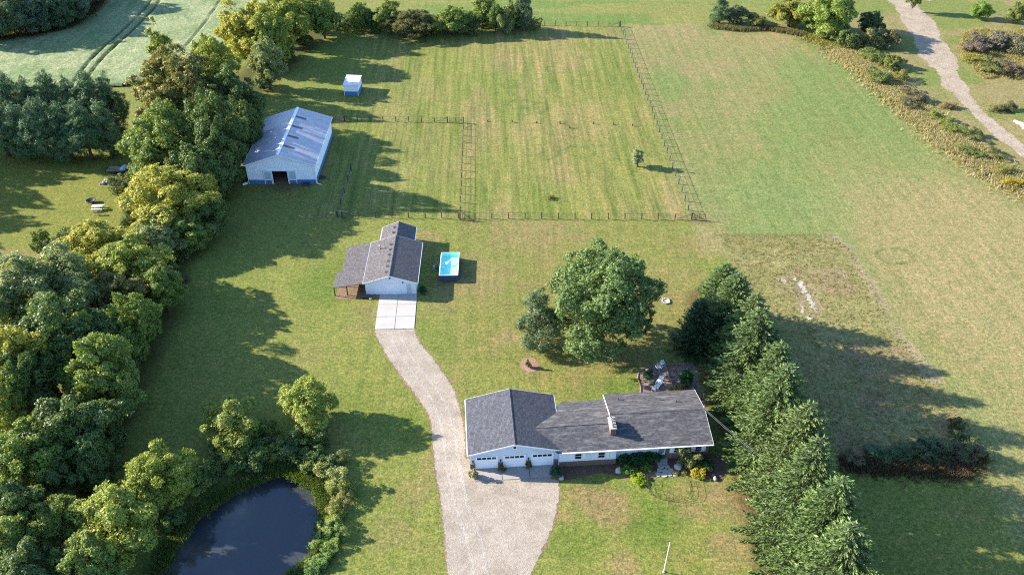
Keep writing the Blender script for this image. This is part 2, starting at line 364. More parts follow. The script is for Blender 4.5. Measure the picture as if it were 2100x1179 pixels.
# mown pasture inside the fences: straw-coloured with mower lines
hay = sm(-10.9, -9.6, gx+(gy-148)*.03)*sm(32.2, 31.0, gx+(gy-129)*.03)*sm(128.4, 129.4, gy)*sm(228, 226, gy)
pad = sm(-42, -36, gx)*sm(-10.0, -11.0, gx+(gy-148)*.03)*sm(128.9, 129.9, gy)*sm(228, 225, gy)
hayc = mix(np.zeros(gx.shape+(3,))+A('abad5c'), A('bbb06c'), sm(.40, .66, fnoise(gx, gy, 18, 31)))
hayc = mix(hayc, A('98a850'), sm(.5, .7, fnoise(gx*2.5, gy*.4, 12, 37))*.7)
hayc = mix(hayc, A('b9ab70'), .6*sm(.5, .68, fnoise(gx*1.6, gy*.5, 9, 39)))
col = mix(col, hayc, hay); col = mix(col, mix(hayc, A('9cab50'), np.full(gx.shape, .35)), pad)
# the open field to the right
rf = sm(31.4, 32.8, gx+(gy-129)*.03)*sm(116, 124, gy+med*3)
rf = np.maximum(rf, sm(50, 58, gx-(gy-96)*.02)*sm(118, 126, gy+0*gx)); rf = np.maximum(rf, sm(56, 60, gx)*np.ones_like(gy))
rc = mix(np.zeros(gx.shape+(3,))+A('aaae66'), A('beb276'), sm(.40, .62, fnoise(gx, gy, 30, 41)))
rc = mix(rc, A('9bb062'), .8*sm(.5, .68, fnoise(gx*1.5, gy*.6, 22, 43)))
rc = mix(rc, A('c8ba7c'), .8*sm(46, 75, gx)*sm(165, 125, gy)); X, Y = G(1560, 400); rc = mix(rc, A('a2b56c'), .7*np.exp(-(((gx-X)/13)**2+((gy-Y)/11)**2)))
rc = mix(rc, A('9cb060'), .5*sm(230, 190, gy)*sm(140, 185, gy)*sm(.4, .6, fnoise(gx, gy, 16, 47)))
col = mix(col, rc, rf)
far = sm(227, 229, gy+(med-.5)*2)*sm(-46, -40, gx); col = mix(col, mix(np.zeros(gx.shape+(3,))+A('b0b262'), A('93ad58'), sm(.4, .6, fnoise(gx*.4, gy*2, 14, 51))), far)
mow = np.maximum(np.maximum(hay, pad)*.9, rf*.35); mow = np.maximum(mow, .28*sm(-30, -26, gx)*sm(133, 122, gy)); mow = np.maximum(mow, far*.3)
# tall rough patch with bare sandy soil and a pale mown rim
tin = inside(gx, gy, TALL); td = seg_dist(gx, gy, TALL, True); tall = tin*sm(0, .6, td)
tc = mix(np.zeros(gx.shape+(3,))+A('c0b878'), A('b2ac6a'), sm(.4, .6, fnoise(gx, gy, 5, 61))); tc = mix(tc, A('c0aa7c'), sm(.52, .7, fnoise(gx, gy, 9, 63)))
tc = mix(tc, A('b0a86a'), .5*sm(.45, .65, fnoise(gx, gy, 1.4, 67))); col = mix(col, tc, tall.astype(float)); mow = mow*(1-tall)
rim = [G(*p) for p in ((1700,483),(1738,505),(1790,590),(1850,690),(1915,775))]
col = mix(col, A('cdbb90'), .8*sm(1.3, .2, seg_dist(gx, gy, rim)+(med-.5)*2.2))
col = mix(col, A('8c8450'), .5*sm(.8, .1, seg_dist(gx, gy, [G(1468,482), G(1705,482)])))
for (px, py, r) in ((1648,595,2.6),(1668,630,2.4),(1610,575,1.6),(1560,640,2.5),(1720,560,2)):
    X, Y = G(px, py); col = mix(col, A('c8b48c'), .7*sm(1.2, .3, np.hypot(gx-X, gy-Y)/r+(sml-.5)*1.4)*tall)
# darker rings in the turf, tractor lines
for (px, py, r) in ((1140,143,1.9),(1050,172,2.0),(1070,214,2.5),(1105,222,2.4),(1190,312,2.6),(1125,318,2.0),(1172,258,1.2),(1836,525,2.6),(1200,118,1.0)):
    X, Y = G(px, py); d = np.hypot(gx-X, gy-Y); a = np.arctan2(gy-Y, gx-X); col = mix(col, A('78904a'), .75*sm(.55, .1, np.abs(d-r-.5*np.sin(2*a+px)))*(.45+.55*np.sin(a*1.5+py)**2))
for off in (4.2, 6.0, 9.5, 11.2, 15):
    d = np.abs(gx-(32.3+off-(gy-129)*.03)+(med-.5)*.7); col = mix(col, A('94a05c'), .35*sm(.6, .1, d)*sm(135, 150, gy))
for off in (0, 1.5):
    col = mix(col, A('8d9a4e'), .5*sm(.5, .1, np.abs(gx-(-22+off-(gy-170)*.12)))*sm(150, 175, gy)*sm(226, 222, gy))
for (px, py, r, a) in ((580,380,2.6,.7),(600,386,2.2,.5),(812,610,1.5,.4),(968,452,1.6,.5),(1432,450,2.0,.5),(698,250,1.8,.5),(660,360,1.6,.4),(900,578,1.5,.4),(945,560,1.3,.4),(720,608,2,.4)):   # worn turf at doors and gates
    X, Y = G(px, py); col = mix(col, A('a08a60'), a*sm(1.2, .3, np.hypot((gx-X)*.8, gy-Y)/r+(sml-.5)*1.3+(med-.5)))
# left clearing
cl = sm(-62, -70, gx)*sm(108, 116, gy)*sm(160, 152, gy); col = mix(col, A('a2a648'), cl*.8); col = mix(col, A('c0a878'), .6*cl*sm(122, 117, gy))
# beyond the hedgerow: dry rough ground beside the track
rr = sm(84, 90, gx-(gy-200)*-.10+(med-.5)*4)*sm(130, 140, gy); col = mix(col, mix(np.zeros(gx.shape+(3,))+A('bcae72'), A('9fab5a'), sm(.42, .6, fnoise(gx, gy, 10, 71))), rr); mow *= 1-rr
HEDGE = [G(*p) for p in ((1460,52),(1560,56),(1650,70),(1725,105),(1790,155),(1850,205),(1920,265),(2000,325),(2110,395))]
hd = seg_dist(gx, gy, curve(HEDGE, 3)); col = mix(col, mix(np.zeros(gx.shape+(3,))+A('c0a674'), A('9a8c50'), sm(.4, .6, fnoise(gx, gy, 4, 73))), sm(4.5, 1.0, hd+(med-.5)*4)*sm(60, 75, gx))
# bare and darker soil under the trees, round the pond
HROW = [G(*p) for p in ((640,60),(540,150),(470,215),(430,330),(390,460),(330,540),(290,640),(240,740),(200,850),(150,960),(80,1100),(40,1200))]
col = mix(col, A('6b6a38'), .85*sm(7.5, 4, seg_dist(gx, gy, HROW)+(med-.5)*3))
SPR = [(32, 104), (32, 44)]; col = mix(col, A('8a6a48'), .8*sm(6.0, 4.0, seg_dist(gx, gy, SPR)+(med-.5)*2))
pin = inside(gx, gy, POND_C); pd = seg_dist(gx, gy, POND_C, True); sdist = np.where(pin, pd, -pd)
col = mix(col, A('5f7038'), .8*sm(-3.2, -1.0, sdist+(med-.5)*2)); col = mix(col, A('75603f'), sm(-.5, .2, sdist+(sml-.5)*.6)); mow *= sm(-1.5, -5, sdist)
gz = -np.where(sdist > -1.6, np.clip((sdist+1.6)*.42, 0, 1.9), 0.0)
col = np.clip(col*(.93+.14*sml[..., None]), .005, .9)
co = np.stack([gx, gy, gz], -1).reshape(-1, 3)
idx = np.arange(nx*ny).reshape(ny, nx); F4 = np.stack([idx[:-1, :-1], idx[:-1, 1:], idx[1:, 1:], idx[1:, :-1]], -1).reshape(-1)
def grid_mesh(name, co, F4, m, rgb=None, alpha=None):
    me = bpy.data.meshes.new(name); me.vertices.add(len(co)); me.vertices.foreach_set('co', co.astype(np.float32).ravel())
    me.loops.add(len(F4)); me.loops.foreach_set('vertex_index', F4.astype(np.int32)); n = len(F4)//4
    me.polygons.add(n); me.polygons.foreach_set('loop_start', np.arange(0, n*4, 4, dtype=np.int32))
    if rgb is not None:
        a = me.attributes.new('alb', 'FLOAT_COLOR', 'POINT'); d = np.concatenate([rgb.reshape(-1, 3), alpha.reshape(-1, 1)], 1).astype(np.float32); a.data.foreach_set('color', d.ravel())
    me.materials.append(m); me.update(calc_edges=True); me.polygons.foreach_set('use_smooth', np.ones(n, bool)); return me
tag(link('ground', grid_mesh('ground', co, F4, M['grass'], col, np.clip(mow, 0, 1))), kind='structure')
B_ = 3500.0; ob = MB()
for a, b, c, d in ((-B_, B_, -B_, y0), (-B_, B_, y1, B_), (-B_, x0, y0, y1), (x1, B_, y0, y1)): ob.add([(a,c,0),(b,c,0),(b,d,0),(a,d,0)], [(0,1,2,3)])
tag(ob.build('far_ground', M['outer']), kind='structure')

# pond water
m, t, p, _ = new_mat('pond_water'); cw = coords(t); n_ = noise(t, cw, .16, 6, .6)
pos_ = N(t, 'ShaderNodeSeparateXYZ'); t.links.new(cw, pos_.inputs[0])
t.links.new(ramp(t, n_, [(.50, (.034, .039, .046)), (.60, (.050, .052, .054)), (.72, (.11, .10, .088))]), p.inputs['Base Color']); p.inputs['Roughness'].default_value = .06; p.inputs['IOR'].default_value = 1.33; p.inputs['Specular IOR Level'].default_value = 1.0
bump(t, p, noise(t, cw, 1.2, 3), .008); M['water'] = m
sheet('pond_water', [(x, y) for x, y in POND_C[:-1]], -.82, m)

# gravel drive with a thin soil edge
DL = [G(*p) for p in ((768,676),(775,694),(800,738),(832,782),(860,820),(878,850),(887,890),(893,960),(905,1030),(912,1100),(920,1190),(926,1300))]
DR = [G(*p) for p in ((1078,1300),(1085,1190),(1108,1135),(1134,1075),(1145,1020),(1145,984),(955,984),(954,940),(953,900),(946,850),(930,800),(905,760),(882,728),(858,700),(849,674))]
dl = curve(DL, .6); dr1 = curve(DR[:6], .6); dr2 = curve(DR[7:], .6); DRIVE = dl+dr1+dr2
def widen(poly, d):
    out = []; n = len(poly)
    for i in range(n):
        a = poly[i-1]; b = poly[(i+1) % n]; ex, ey = b[0]-a[0], b[1]-a[1]; L = math.hypot(ex, ey) or 1; out.append((poly[i][0]-ey/L*d, poly[i][1]+ex/L*d))
    return out
ar = sum(DRIVE[i][0]*DRIVE[(i+1) % len(DRIVE)][1]-DRIVE[(i+1) % len(DRIVE)][0]*DRIVE[i][1] for i in range(len(DRIVE)))
sheet('drive_edge', widen(DRIVE, -.20 if ar > 0 else .20), .004, M['soil'], jitter=.2, step=.22, seed=4)
sheet('gravel_drive', DRIVE, .010, M['gravel'], jitter=.14, step=.2, seed=5)
RUT = curve([G(*p) for p in ((806,682),(832,730),(868,778),(903,830),(920,890),(930,960),(948,1040),(975,1120),(985,1200))], .8)
for k, off in enumerate((-.78, .78)):
    a_ = widen(RUT[1:-1], off-.24) if False else [(x+off-.2, y) for x, y in RUT]; b_ = [(x+off+.24, y) for x, y in RUT]
    sheet('wheel_rut', a_+b_[::-1], .015, M['gravel_worn'], jitter=.13, step=.3, seed=30+k)
# concrete pads, slab by slab
def pad_slabs(name, P, nu, nv, m, h=.05, gap=.012, z=.012):
    """P: four corners (front-left, front-right, back-right, back-left)"""
    root = MB().slab([(*q, z+h*.35) for q in P], .03).build(name, M['soil']); tag(root, kind='structure')
    q = lambda u, v: tuple((P[0][k]*(1-u)+P[1][k]*u)*(1-v)+(P[3][k]*(1-u)+P[2][k]*u)*v for k in (0, 1))
    rng = random.Random(3)
    for i in range(nu):
        for j in range(nv):
            gu = gap/nu; gv = gap/nv; a, b, c, d = i/nu+gu, (i+1)/nu-gu, j/nv+gv, (j+1)/nv-gv; zz = z+h+rng.uniform(-.004, .004)
            MB().slab([(*q(a, c), zz), (*q(b, c), zz), (*q(b, d), zz), (*q(a, d), zz)], h*.6).build('slab', m, root)
    return root
pad_slabs('concrete_pad', [G(768,676), G(850,674), G(856,601), G(779,601)], 2, 3, M['concrete'])
# the track at the right edge, sandy soil, stone chips
TR = [G(*p) for p in ((1830,-20),(1880,40),(1905,85),(1935,135),(1965,185),(2010,235),(2060,280),(2130,335))]
tc_ = curve(TR, 1.2); wl = lambda i: 1.7+.2*math.sin(i*.35)+.12*math.sin(i*.9+1)
left = []; right = []
for i, (x, y) in enumerate(tc_):
    a = tc_[max(i-1, 0)]; b = tc_[min(i+1, len(tc_)-1)]; ex, ey = b[0]-a[0], b[1]-a[1]; L = math.hypot(ex, ey); k = wl(i)*(2.3 if y > 198 else (1.5 if y > 185 else 1.0))
    left.append((x-ey/L*k, y+ex/L*k)); right.append((x+ey/L*k, y-ex/L*k))
sheet('dirt_track', left+right[::-1], .008, M['track'], jitter=.35, step=.35, seed=7)
sheet('far_track', [G(*p) for p in ((1760,-30),(1775,-6),(1900,2),(2000,-2),(2010,-30))], .012, M['track'], jitter=.5, step=1, seed=8)
for k, pl in enumerate((((1636,578),(1644,576),(1650,588),(1655,600),(1649,603),(1641,592)), ((1652,602),(1660,604),(1668,622),(1677,640),(1671,645),(1661,626)), ((1640,624),(1645,622),(1648,638),(1642,642)), ((1600,573),(1612,571),(1615,577),(1603,578)), ((1622,570),(1636,569),(1638,574),(1626,575)), ((1655,650),(1662,651),(1664,658),(1657,657)))):
    sheet('sandy_soil', [G(*q) for q in pl], .008+.003*k, M['pale_soil'], jitter=.28, step=.3, seed=20+k)
# mulch beds and the patio behind the house
sheet('mulch_bed', curve([G(*p) for p in ((1150,984),(1150,955),(1265,946),(1300,936),(1462,930),(1490,960),(1480,985),(1450,982),(1408,974),(1386,972),(1340,978),(1328,986),(1300,986),(1272,976),(1230,970),(1195,978),(1162,984))], .6), .016, M['mulch'], jitter=.06, step=.25, seed=9)
sheet('red_mulch_bed', curve([G(*p) for p in ((1268,973),(1295,985),(1325,985),(1342,976),(1345,966),(1300,966))], .5), .024, M['mulch_light'], jitter=.05, step=.2, seed=10)
sheet('patio', curve([G(*p) for p in ((1308,806),(1312,790),(1306,770),(1318,754),(1350,748),(1400,746),(1424,750),(1436,790),(1446,830),(1450,880),(1440,900),(1320,850))], .5), .012, M['patio'], jitter=.04, step=.3, seed=11)
sheet('mulch_ring', [(G(1086, 748)[0]+1.35*math.cos(a), G(1086, 748)[1]+1.5*math.sin(a)) for a in np.linspace(0, 2*PI, 22)[:-1]], .012, M['mulch_light'], jitter=.1, step=.3, seed=12)
sheet('lean_to_floor', [G(*p) for p in ((687,614),(800,612),(804,560),(700,560))], .012, M['soil'], jitter=.1, step=.4, seed=13)

# the crop field beyond the pines: a closed leaf canopy with wheel tracks
FLD = [G(*p) for p in ((-60,100),(0,84),(130,58),(205,5),(230,-60),(640,-60),(590,10),(450,100),(330,165),(250,180),(0,185),(-60,185))]
fx, fy = np.meshgrid(np.arange(-165, -45, .45), np.arange(170, 285, .45))
fin = inside(fx, fy, FLD); W1 = curve([G(*p) for p in ((330,-25),(300,20),(250,70),(200,115),(170,150),(150,180))], 3); W2 = [(x+2.6, y-.6) for x, y in W1]
W3 = curve([G(*p) for p in ((470,-25),(440,25),(400,80),(360,120))], 3); wd = np.minimum(np.minimum(seg_dist(fx, fy, W1), seg_dist(fx, fy, W2)), seg_dist(fx, fy, W3)+.15)
fz = .75+.08*(fnoise(fx, fy, 1.6, 81)-.5)*2+.12*np.sin((fx*.83+fy*.55)*2*PI/.9)*.4-.38*sm(.5, .15, wd); fd = seg_dist(fx, fy, FLD, True); fz = fz*sm(0, .6, fd)
fcol = mix(np.zeros(fx.shape+(3,))+A('c0cd94'), A('a9bd80'), sm(.4, .6, fnoise(fx, fy, 9, 83))); fcol = mix(fcol, A('c9d49a'), sm(.5, .7, fnoise(fx*2, fy*.7, 5, 85))*.7); fcol = mix(fcol, A('66703f'), .85*sm(.5, .2, wd))
ii = np.arange(fx.size).reshape(fx.shape); ok = fin[:-1, :-1] & fin[:-1, 1:] & fin[1:, 1:] & fin[1:, :-1]
FF = np.stack([ii[:-1, :-1], ii[:-1, 1:], ii[1:, 1:], ii[1:, :-1]], -1)[ok]
used, inv = np.unique(FF.ravel(), return_inverse=True); fco = np.stack([fx, fy, fz], -1).reshape(-1, 3)[used]
tag(link('crop_field', grid_mesh('crop_field', fco, inv, groundmat('crop_leaves', bd=.06, fine=7), fcol.reshape(-1, 3)[used], np.zeros(len(used)))), 'pale green field crop with dark wheel tracks beyond the pines', 'crop', kind='stuff')

# ------------------------------------------------------------------ buildings
def wall_gable_v(m_, u0, u1, v0, v1, he, hr, name, parent, hole=None, th=.12):
    """four walls of a building whose ridge runs along v; hole=(u0,u1,z1) is a door opening in the front"""
    b = MB(); um = (u0+u1)/2
    def gab(v, hole):
        P = [(u0, v, 0), (u1, v, 0), (u1, v, he), (um, v, hr), (u0, v, he)]
        if not hole: return P, [(0, 1, 2, 3, 4)]
        a, c, z = hole; P += [(a, v, 0), (a, v, z), (c, v, z), (c, v, 0)]
        return P, [(0, 5, 6, 4), (8, 1, 2, 7), (4, 6, 7, 2, 3)]
    b.add(*gab(v0, hole)); b.add(*gab(v1, None)); b.add([(u0,v0,0),(u0,v1,0),(u0,v1,he),(u0,v0,he)], [(0,1,2,3)]); b.add([(u1,v0,0),(u1,v1,0),(u1,v1,he),(u1,v0,he)], [(0,1,2,3)])
    return b.build(name, m_, parent)
def window(parent, u0, u1, z0, z1, v, frame=.07, div='h', name='window', m_=None):
    w_ = MB(); d = .06
    w_.box(u0-frame, u1+frame, v-d, v+.02, z1, z1+frame).box(u0-frame, u1+frame, v-d-.02, v+.02, z0-frame, z0)
    w_.box(u0-frame, u0, v-d, v+.02, z0, z1).box(u1, u1+frame, v-d, v+.02, z0, z1)
    if div == 'h': w_.box(u0, u1, v-d+.01, v+.02, (z0+z1)/2-.025, (z0+z1)/2+.025)
    f = w_.build(name, m_ or M['trim'], parent)
    if div == 'h':
        MB().box(u0, u1, v-.025, v-.005, z0, (z0+z1)/2-.025).build('pane', M['glass'], f); MB().box(u0, u1, v-.025, v-.005, (z0+z1)/2+.025, z1).build('pane', M['glass'], f)
    else: MB().box(u0, u1, v-.025, v-.005, z0, z1).build('pane', M['glass'], f)
    return f
def shutter(parent, u0, u1, z0, z1, v):
    b = MB().box(u0, u1, v-.045, v, z0, z1)
    for k in range(2):
        a = z0+.08+(z1-z0-.16)*k/2; b.box(u0+.06, u1-.06, v-.06, v-.046, a+.04, a+(z1-z0-.16)/2-.04)
    b.build('shutter', M['white'], parent)

HA = math.radians(4.2)
house = empty('ranch_house', (-5.44, 70.60, 0), HA, 'long grey-roofed ranch house with three-door garage and brick chimney', 'house')
# garage wing
wall_gable_v(M['siding_blue_shade'], .35, 11.3, .45, 9.4, 2.92, 4.30, 'garage_wall', house)
doors = ((1.0, 3.64), (4.48, 7.12), (7.95, 10.59))
for a, b in ((.33, doors[0][0]-.1), (doors[0][1]+.1, doors[1][0]-.1), (doors[1][1]+.1, doors[2][0]-.1), (doors[2][1]+.1, 11.32)):
    pl = MB().box(a, b, .36, .447, 0, 1.0).build('brick_pier', M['brick'], house); MB().box(a-.02, b+.02, .33, .45, 1.0, 1.06).build('cap', M['concrete_old'], pl)
MB().box(.26, .348, .45, 9.4, 0, 1.0).build('brick_wainscot', M['brick'], house)
for a, b in doors:
    fr = MB().box(a-.1, a, .37, .46, 0, 2.22).box(b, b+.1, .37, .46, 0, 2.22).box(a, b, .37, .46, 2.12, 2.22).build('garage_door', M['trim'], house)
    for k in range(4):
        MB().box(a, b, .405, .45, .03+k*.523, .03+k*.523+.512).build('panel', M['white'], fr)
    wd_ = (b-a-.2)/4
    for k in range(4): MB().box(a+.1+k*wd_+.05, a+.1+(k+1)*wd_-.05, .39, .404, 1.67, 2.02).build('pane', M['glass'], fr)
for u in (.62, 4.06, 7.53): MB().box(u-.07, u+.07, .3, .45, 1.25, 1.5).box(u-.1, u+.1, .26, .45, 1.5, 1.54).build('wall_lamp', M['black'], house)
vt = MB(); vt.lathe([(.20, -.03), (.34, -.03), (.34, .05), (.20, .05)], (0, 0, 0), 20); vt.v = [(5.83+x, .43-z, 3.55+y) for x, y, z in vt.v]; v_ = vt.build('gable_vent', M['trim'], house)
for k in range(5): MB().box(5.83-.17, 5.83+.17, .40, .43, 3.38+k*.075, 3.42+k*.075).build('louvre', M['dark'], v_)
def roof_v(root, u0, u1, v0, v1, he, hr, m_, name='roof', th=.14):
    um = (u0+u1)/2; ro = MB().slab([(u0,v0,he),(um,v0,hr),(um,v1,hr),(u0,v1,he)], th).build(name, m_, root); MB().slab([(um,v0,hr),(u1,v0,he),(u1,v1,he),(um,v1,hr)], th).build(name, m_, root)
    MB().slab([(um-.13,v0-.01,hr+.0),(um,v0-.01,hr+.045),(um,v1+.01,hr+.045),(um-.13,v1+.01,hr+.0)], .04).slab([(um,v0-.01,hr+.045),(um+.13,v0-.01,hr+.0),(um+.13,v1+.01,hr+.0),(um,v1+.01,hr+.045)], .04).build('ridge_cap', m_, root)
    for v in (v0, v1):
        s = -1 if v == v0 else 1; a, b = (v-.03, v-.004) if s < 0 else (v+.004, v+.03)
        for (ua, za, ub, zb) in ((u0, he, um, hr), (um, hr, u1, he)):
            MB().add([(ua,a,za+.005),(ub,a,zb+.005),(ub,a,zb-.2),(ua,a,za-.2),(ua,b,za+.005),(ub,b,zb+.005),(ub,b,zb-.2),(ua,b,za-.2)], [(0,1,2,3),(4,5,6,7),(0,1,5,4),(3,2,6,7),(0,3,7,4),(1,2,6,5)]).build('rake_board', M['trim'], root)
    for u, s in ((u0, -1), (u1, 1)): MB().box(min(u+s*.005, u+s*.10), max(u+s*.005, u+s*.10), v0, v1, he-.16, he-.03).build('gutter', M['trim'], root)
roof_v(house, 0, 11.65, 0, 9.8, 2.98, 4.50, M['roof_garage'])
# middle wing
he, hr, ve = 2.90, 4.05, -.30
Mw = MB().box(11.42, 18.5, .06, 3.2, 0, 2.78).box(11.6, 18.4, 3.2, 8.2, 0, 2.5).build('siding_wall', M['siding'], house)
MB().box(11.40, 18.53, -.01, .055, 0, .85).build('brick_wainscot', M['brick'], house); MB().box(18.505, 18.57, .06, .8, 0, .85).build('brick_wainscot', M['brick'], house)
for a, b in ((13.34, 14.12), (16.26, 17.05)):
    window(house, a, b, 1.30, 2.2, .06, .09); shutter(house, a-.58, a-.11, 1.22, 2.28, .057); shutter(house, b+.11, b+.58, 1.22, 2.28, .057)
MB().box(11.30, 11.41, .2, .29, .1, 2.85).build('downspout', M['trim'], house)
# recessed entrance and brick wing
MB().box(18.5, 24.95, .8, .95, 0, 2.95).build('entry_wall', M['vertical_board'], house)
for k in range(3): window(house, 19.95+k*.8, 20.55+k*.8, 1.45, 2.3, .8, .1, div=None)
dr = MB().box(23.92, 24.04, .7, .799, .35, 2.45).box(24.82, 24.94, .7, .799, .35, 2.45).box(24.04, 24.82, .7, .799, 2.33, 2.45).box(24.04, 24.82, .72, .799, .35, .75).build('front_door', M['white'], house)
MB().box(24.04, 24.82, .74, .79, .75, 2.33).build('pane', plain('storm_door_glass', (.20, .25, .3), .15, .1, 1), dr); MB().box(24.7, 24.76, .66, .72, 1.3, 1.45).build('handle', M['steel'], dr)
MB().box(24.95, 30.3, .26, 9.05, 0, 2.86).build('brick_wall', M['brick'], house)
MB().add([(30.3,.26,2.86),(30.3,9.05,2.86),(30.3,4.75,3.88),(30.2,.26,2.86),(30.2,9.05,2.86),(30.2,4.75,3.88)], [(0,1,2),(3,5,4)]).build('gable_end', M['siding'], house)
MB().box(18.4, 24.95, 1.0, 9.05, 0, 2.86).build('rear_wall', M['siding'], house)
for a, b in ((25.9, 26.65), (28.6, 29.35)):
    window(house, a, b, 1.25, 2.08, .26, .09); shutter(house, a-.56, a-.11, 1.18, 2.16, .257); shutter(house, b+.11, b+.56, 1.18, 2.16, .257)
# roofs: common front slope, higher ridge on the right
U0, U1, Vb = 18.3, 30.62, 9.5; vm = 4.74
MB().slab([(U0,ve,he),(U1,ve,he),(U1,vm,hr),(U0,vm,hr)], .13).build('roof', M['roof_house'], house)
MB().slab([(U0,vm,hr),(U1,vm,hr),(U1,Vb,he),(U0,Vb,he)], .13).build('roof', M['roof_house'], house)
MB().slab([(U0,vm-.13,hr-.005),(U1,vm-.13,hr-.005),(U1,vm,hr+.04),(U0,vm,hr+.04)], .03).slab([(U0,vm,hr+.04),(U1,vm,hr+.04),(U1,vm+.13,hr-.005),(U0,vm+.13,hr-.005)], .03).build('ridge_cap', M['roof_house'], house)
zr = he+(hr-he)*(3.4-ve)/(vm-ve)
MB().slab([(11.0,ve+.003,he-.004),(18.3,ve+.003,he-.004),(18.3,3.4,zr-.004),(8.35,3.2,3.80)], .1).build('roof', M['roof_house'], house)
MB().slab([(8.35,3.2,3.80),(18.3,3.4,zr-.004),(18.3,8.6,2.78),(12.5,8.6,2.78),(11.55,6.3,3.08)], .1).build('roof', M['roof_house'], house)
MB().tube([(8.4,3.2,3.81),(18.2,3.4,zr+.0)], .045, 6).build('ridge_cap', M['roof_house'], house)
MB().box(11.66, U1, ve-.036, ve-.004, he-.13, he+.0).build('fascia', M['trim'], house)
MB().box(11.7, U1, ve-.14, ve-.041, he-.11, he-.01).build('gutter', M['trim'], house)
for u, s in ((U0-.03, 1), (U1+.003, 1)):
    for (va, za, vb, zb) in ((ve, he, vm, hr), (vm, hr, Vb, he)):
        if u < 20 and va == ve: continue
        MB().add([(u,va,za+.01),(u,vb,zb+.01),(u,vb,zb-.2),(u,va,za-.2),(u+.027,va,za+.01),(u+.027,vb,zb+.01),(u+.027,vb,zb-.2),(u+.027,va,za-.2)], [(0,1,2,3),(4,5,6,7),(0,1,5,4),(3,2,6,7),(0,3,7,4),(1,2,6,5)]).build('rake_board', M['trim'], house)
MB().add([(18.32,3.4,zr-.1),(18.32,vm,hr-.14),(18.32,9.0,he-.05),(18.32,8.6,2.5),(18.42,3.4,zr-.1),(18.42,vm,hr-.14),(18.42,9.0,he-.05),(18.42,8.6,2.5)], [(0,1,2,3),(4,5,6,7),(0,1,5,4),(1,2,6,5)]).build('gable_end', M['wood_tan'], house)
ch = MB().box(17.92, 18.62, 1.75, 3.7, 2.0, 4.4).build('chimney', M['brick'], house)
MB().box(17.84, 18.70, 1.67, 3.78, 4.4, 4.53).build('cap', M['concrete'], ch)
for v in (2.05, 2.55, 3.05, 3.48):
    MB().lathe([(.0, .02), (.12, .02), (.12, .22), (.17, .22), (.17, 0)], (18.27, v, 4.53), 10).build('flue', M['concrete'] if v > 2.2 else M['wood_tan'], ch)
for u, v in ((20.0, 8.0), (25.4, 7.4), (27.4, 6.7)):
    z = hr-(hr-he)*(v-vm)/(Vb-vm); MB().tube([(u, v, z-.05), (u, v, z+.38)], .07, 8).build('vent_pipe', M['dark'], house)
MB().tube([(30.5, 4.6, 3.3), (30.5, 4.6, 4.75)], .045, 6).build('service_mast', M['steel'], house)
# steps
for k, (a, b, c, d, z) in enumerate(((23.55, 25.15, -.15, .79, .36), (23.7, 25.05, -.55, -.15, .22), (23.75, 25.0, -.95, -.55, .1))):
    MB().box(a, b, c, d, 0.02, z).build('step', M['concrete_old'], house)
MB().box(23.95, 24.85, .05, .75, .362, .385).build('door_mat', M['dark'], house)
def L2W(u, v): return (-5.44+u*math.cos(HA)-v*math.sin(HA), 70.60+u*math.sin(HA)+v*math.cos(HA))
pad_slabs('garage_apron', [L2W(.75, -1.6), L2W(11.0, -1.6), L2W(11.0, .42), L2W(.75, .42)], 3, 1, M['concrete_old'])

# workshop with lean-to
SA = math.radians(.9); shop = empty('workshop', (-23.48, 106.67, 0), SA, 'white workshop with brown-grey shingle roof and open lean-to on the left', 'workshop')
wall_gable_v(M['siding'], .3, 8.31, .3, 11.3, 2.30, 3.54, 'wall', shop)
roof_v(shop, 0, 8.61, 0, 11.47, 2.38, 3.80, M['roof_shop'])
wall_gable_v(M['siding'], 1.75, 7.0, 11.3, 15.9, 2.40, 3.4, 'rear_wall', shop)
roof_v(shop, 1.5, 7.25, 11.3, 16.1, 2.42, 3.60, M['roof_shop'], 'rear_roof')
MB().slab([(-4.75,-.05,1.62),(-.06,-.02,2.36),(-.06,4.0,2.36),(-4.75,4.0,1.62)], .1).build('lean_to_roof', M['roof_shop'], shop)
MB().slab([(-3.9,4.01,1.755),(-.06,4.01,2.36),(-.06,11.4,2.36),(-3.9,11.4,1.755)], .1).build('lean_to_roof', M['roof_shop'], shop)
for u, v in ((-4.6,.1),(-2.6,.1),(-4.6,3.8),(-3.7,7.5),(-3.7,11.2)):
    MB().box(u-.07, u+.07, v-.07, v+.07, 0, 2.31+.158*u-.12).build('post', M['wood_grey'], shop)
MB().box(-3.7, .3, 11.15, 11.25, 0, 1.7).build('lean_to_back_wall', M['wood_grey'], shop)
MB().box(-4.5,.25,.04,.12,1.58,1.62).build('beam', M['wood_grey'], shop)
gd = MB().box(3.05, 3.13, .22, .3, 0, 2.15).box(5.72, 5.8, .22, .3, 0, 2.15).box(3.13, 5.72, .22, .3, 2.07, 2.15).build('garage_door', M['trim'], shop)
for k in range(4): MB().box(3.13, 5.72, .25, .3, .02+k*.51, .02+k*.51+.495).build('panel', M['siding'], gd)
pd_ = MB().box(6.72, 6.78, .22, .3, 0, 2.02).box(7.58, 7.64, .22, .3, 0, 2.02).box(6.78, 7.58, .22, .3, 1.96, 2.02).build('door', M['trim'], shop)
MB().box(6.78, 7.58, .25, .3, .02, 1.96).build('panel', M['door_grey'], pd_); MB().box(7.48, 7.54, .2, .25, .95, 1.05).build('handle', M['steel'], pd_)
MB().box(6.2, 6.4, .1, .3, 2.25, 2.4).build('wall_lamp', M['black'], shop); MB().box(4.2, 4.4, .12, .3, 3.1, 3.28).build('wall_lamp', M['black'], shop)
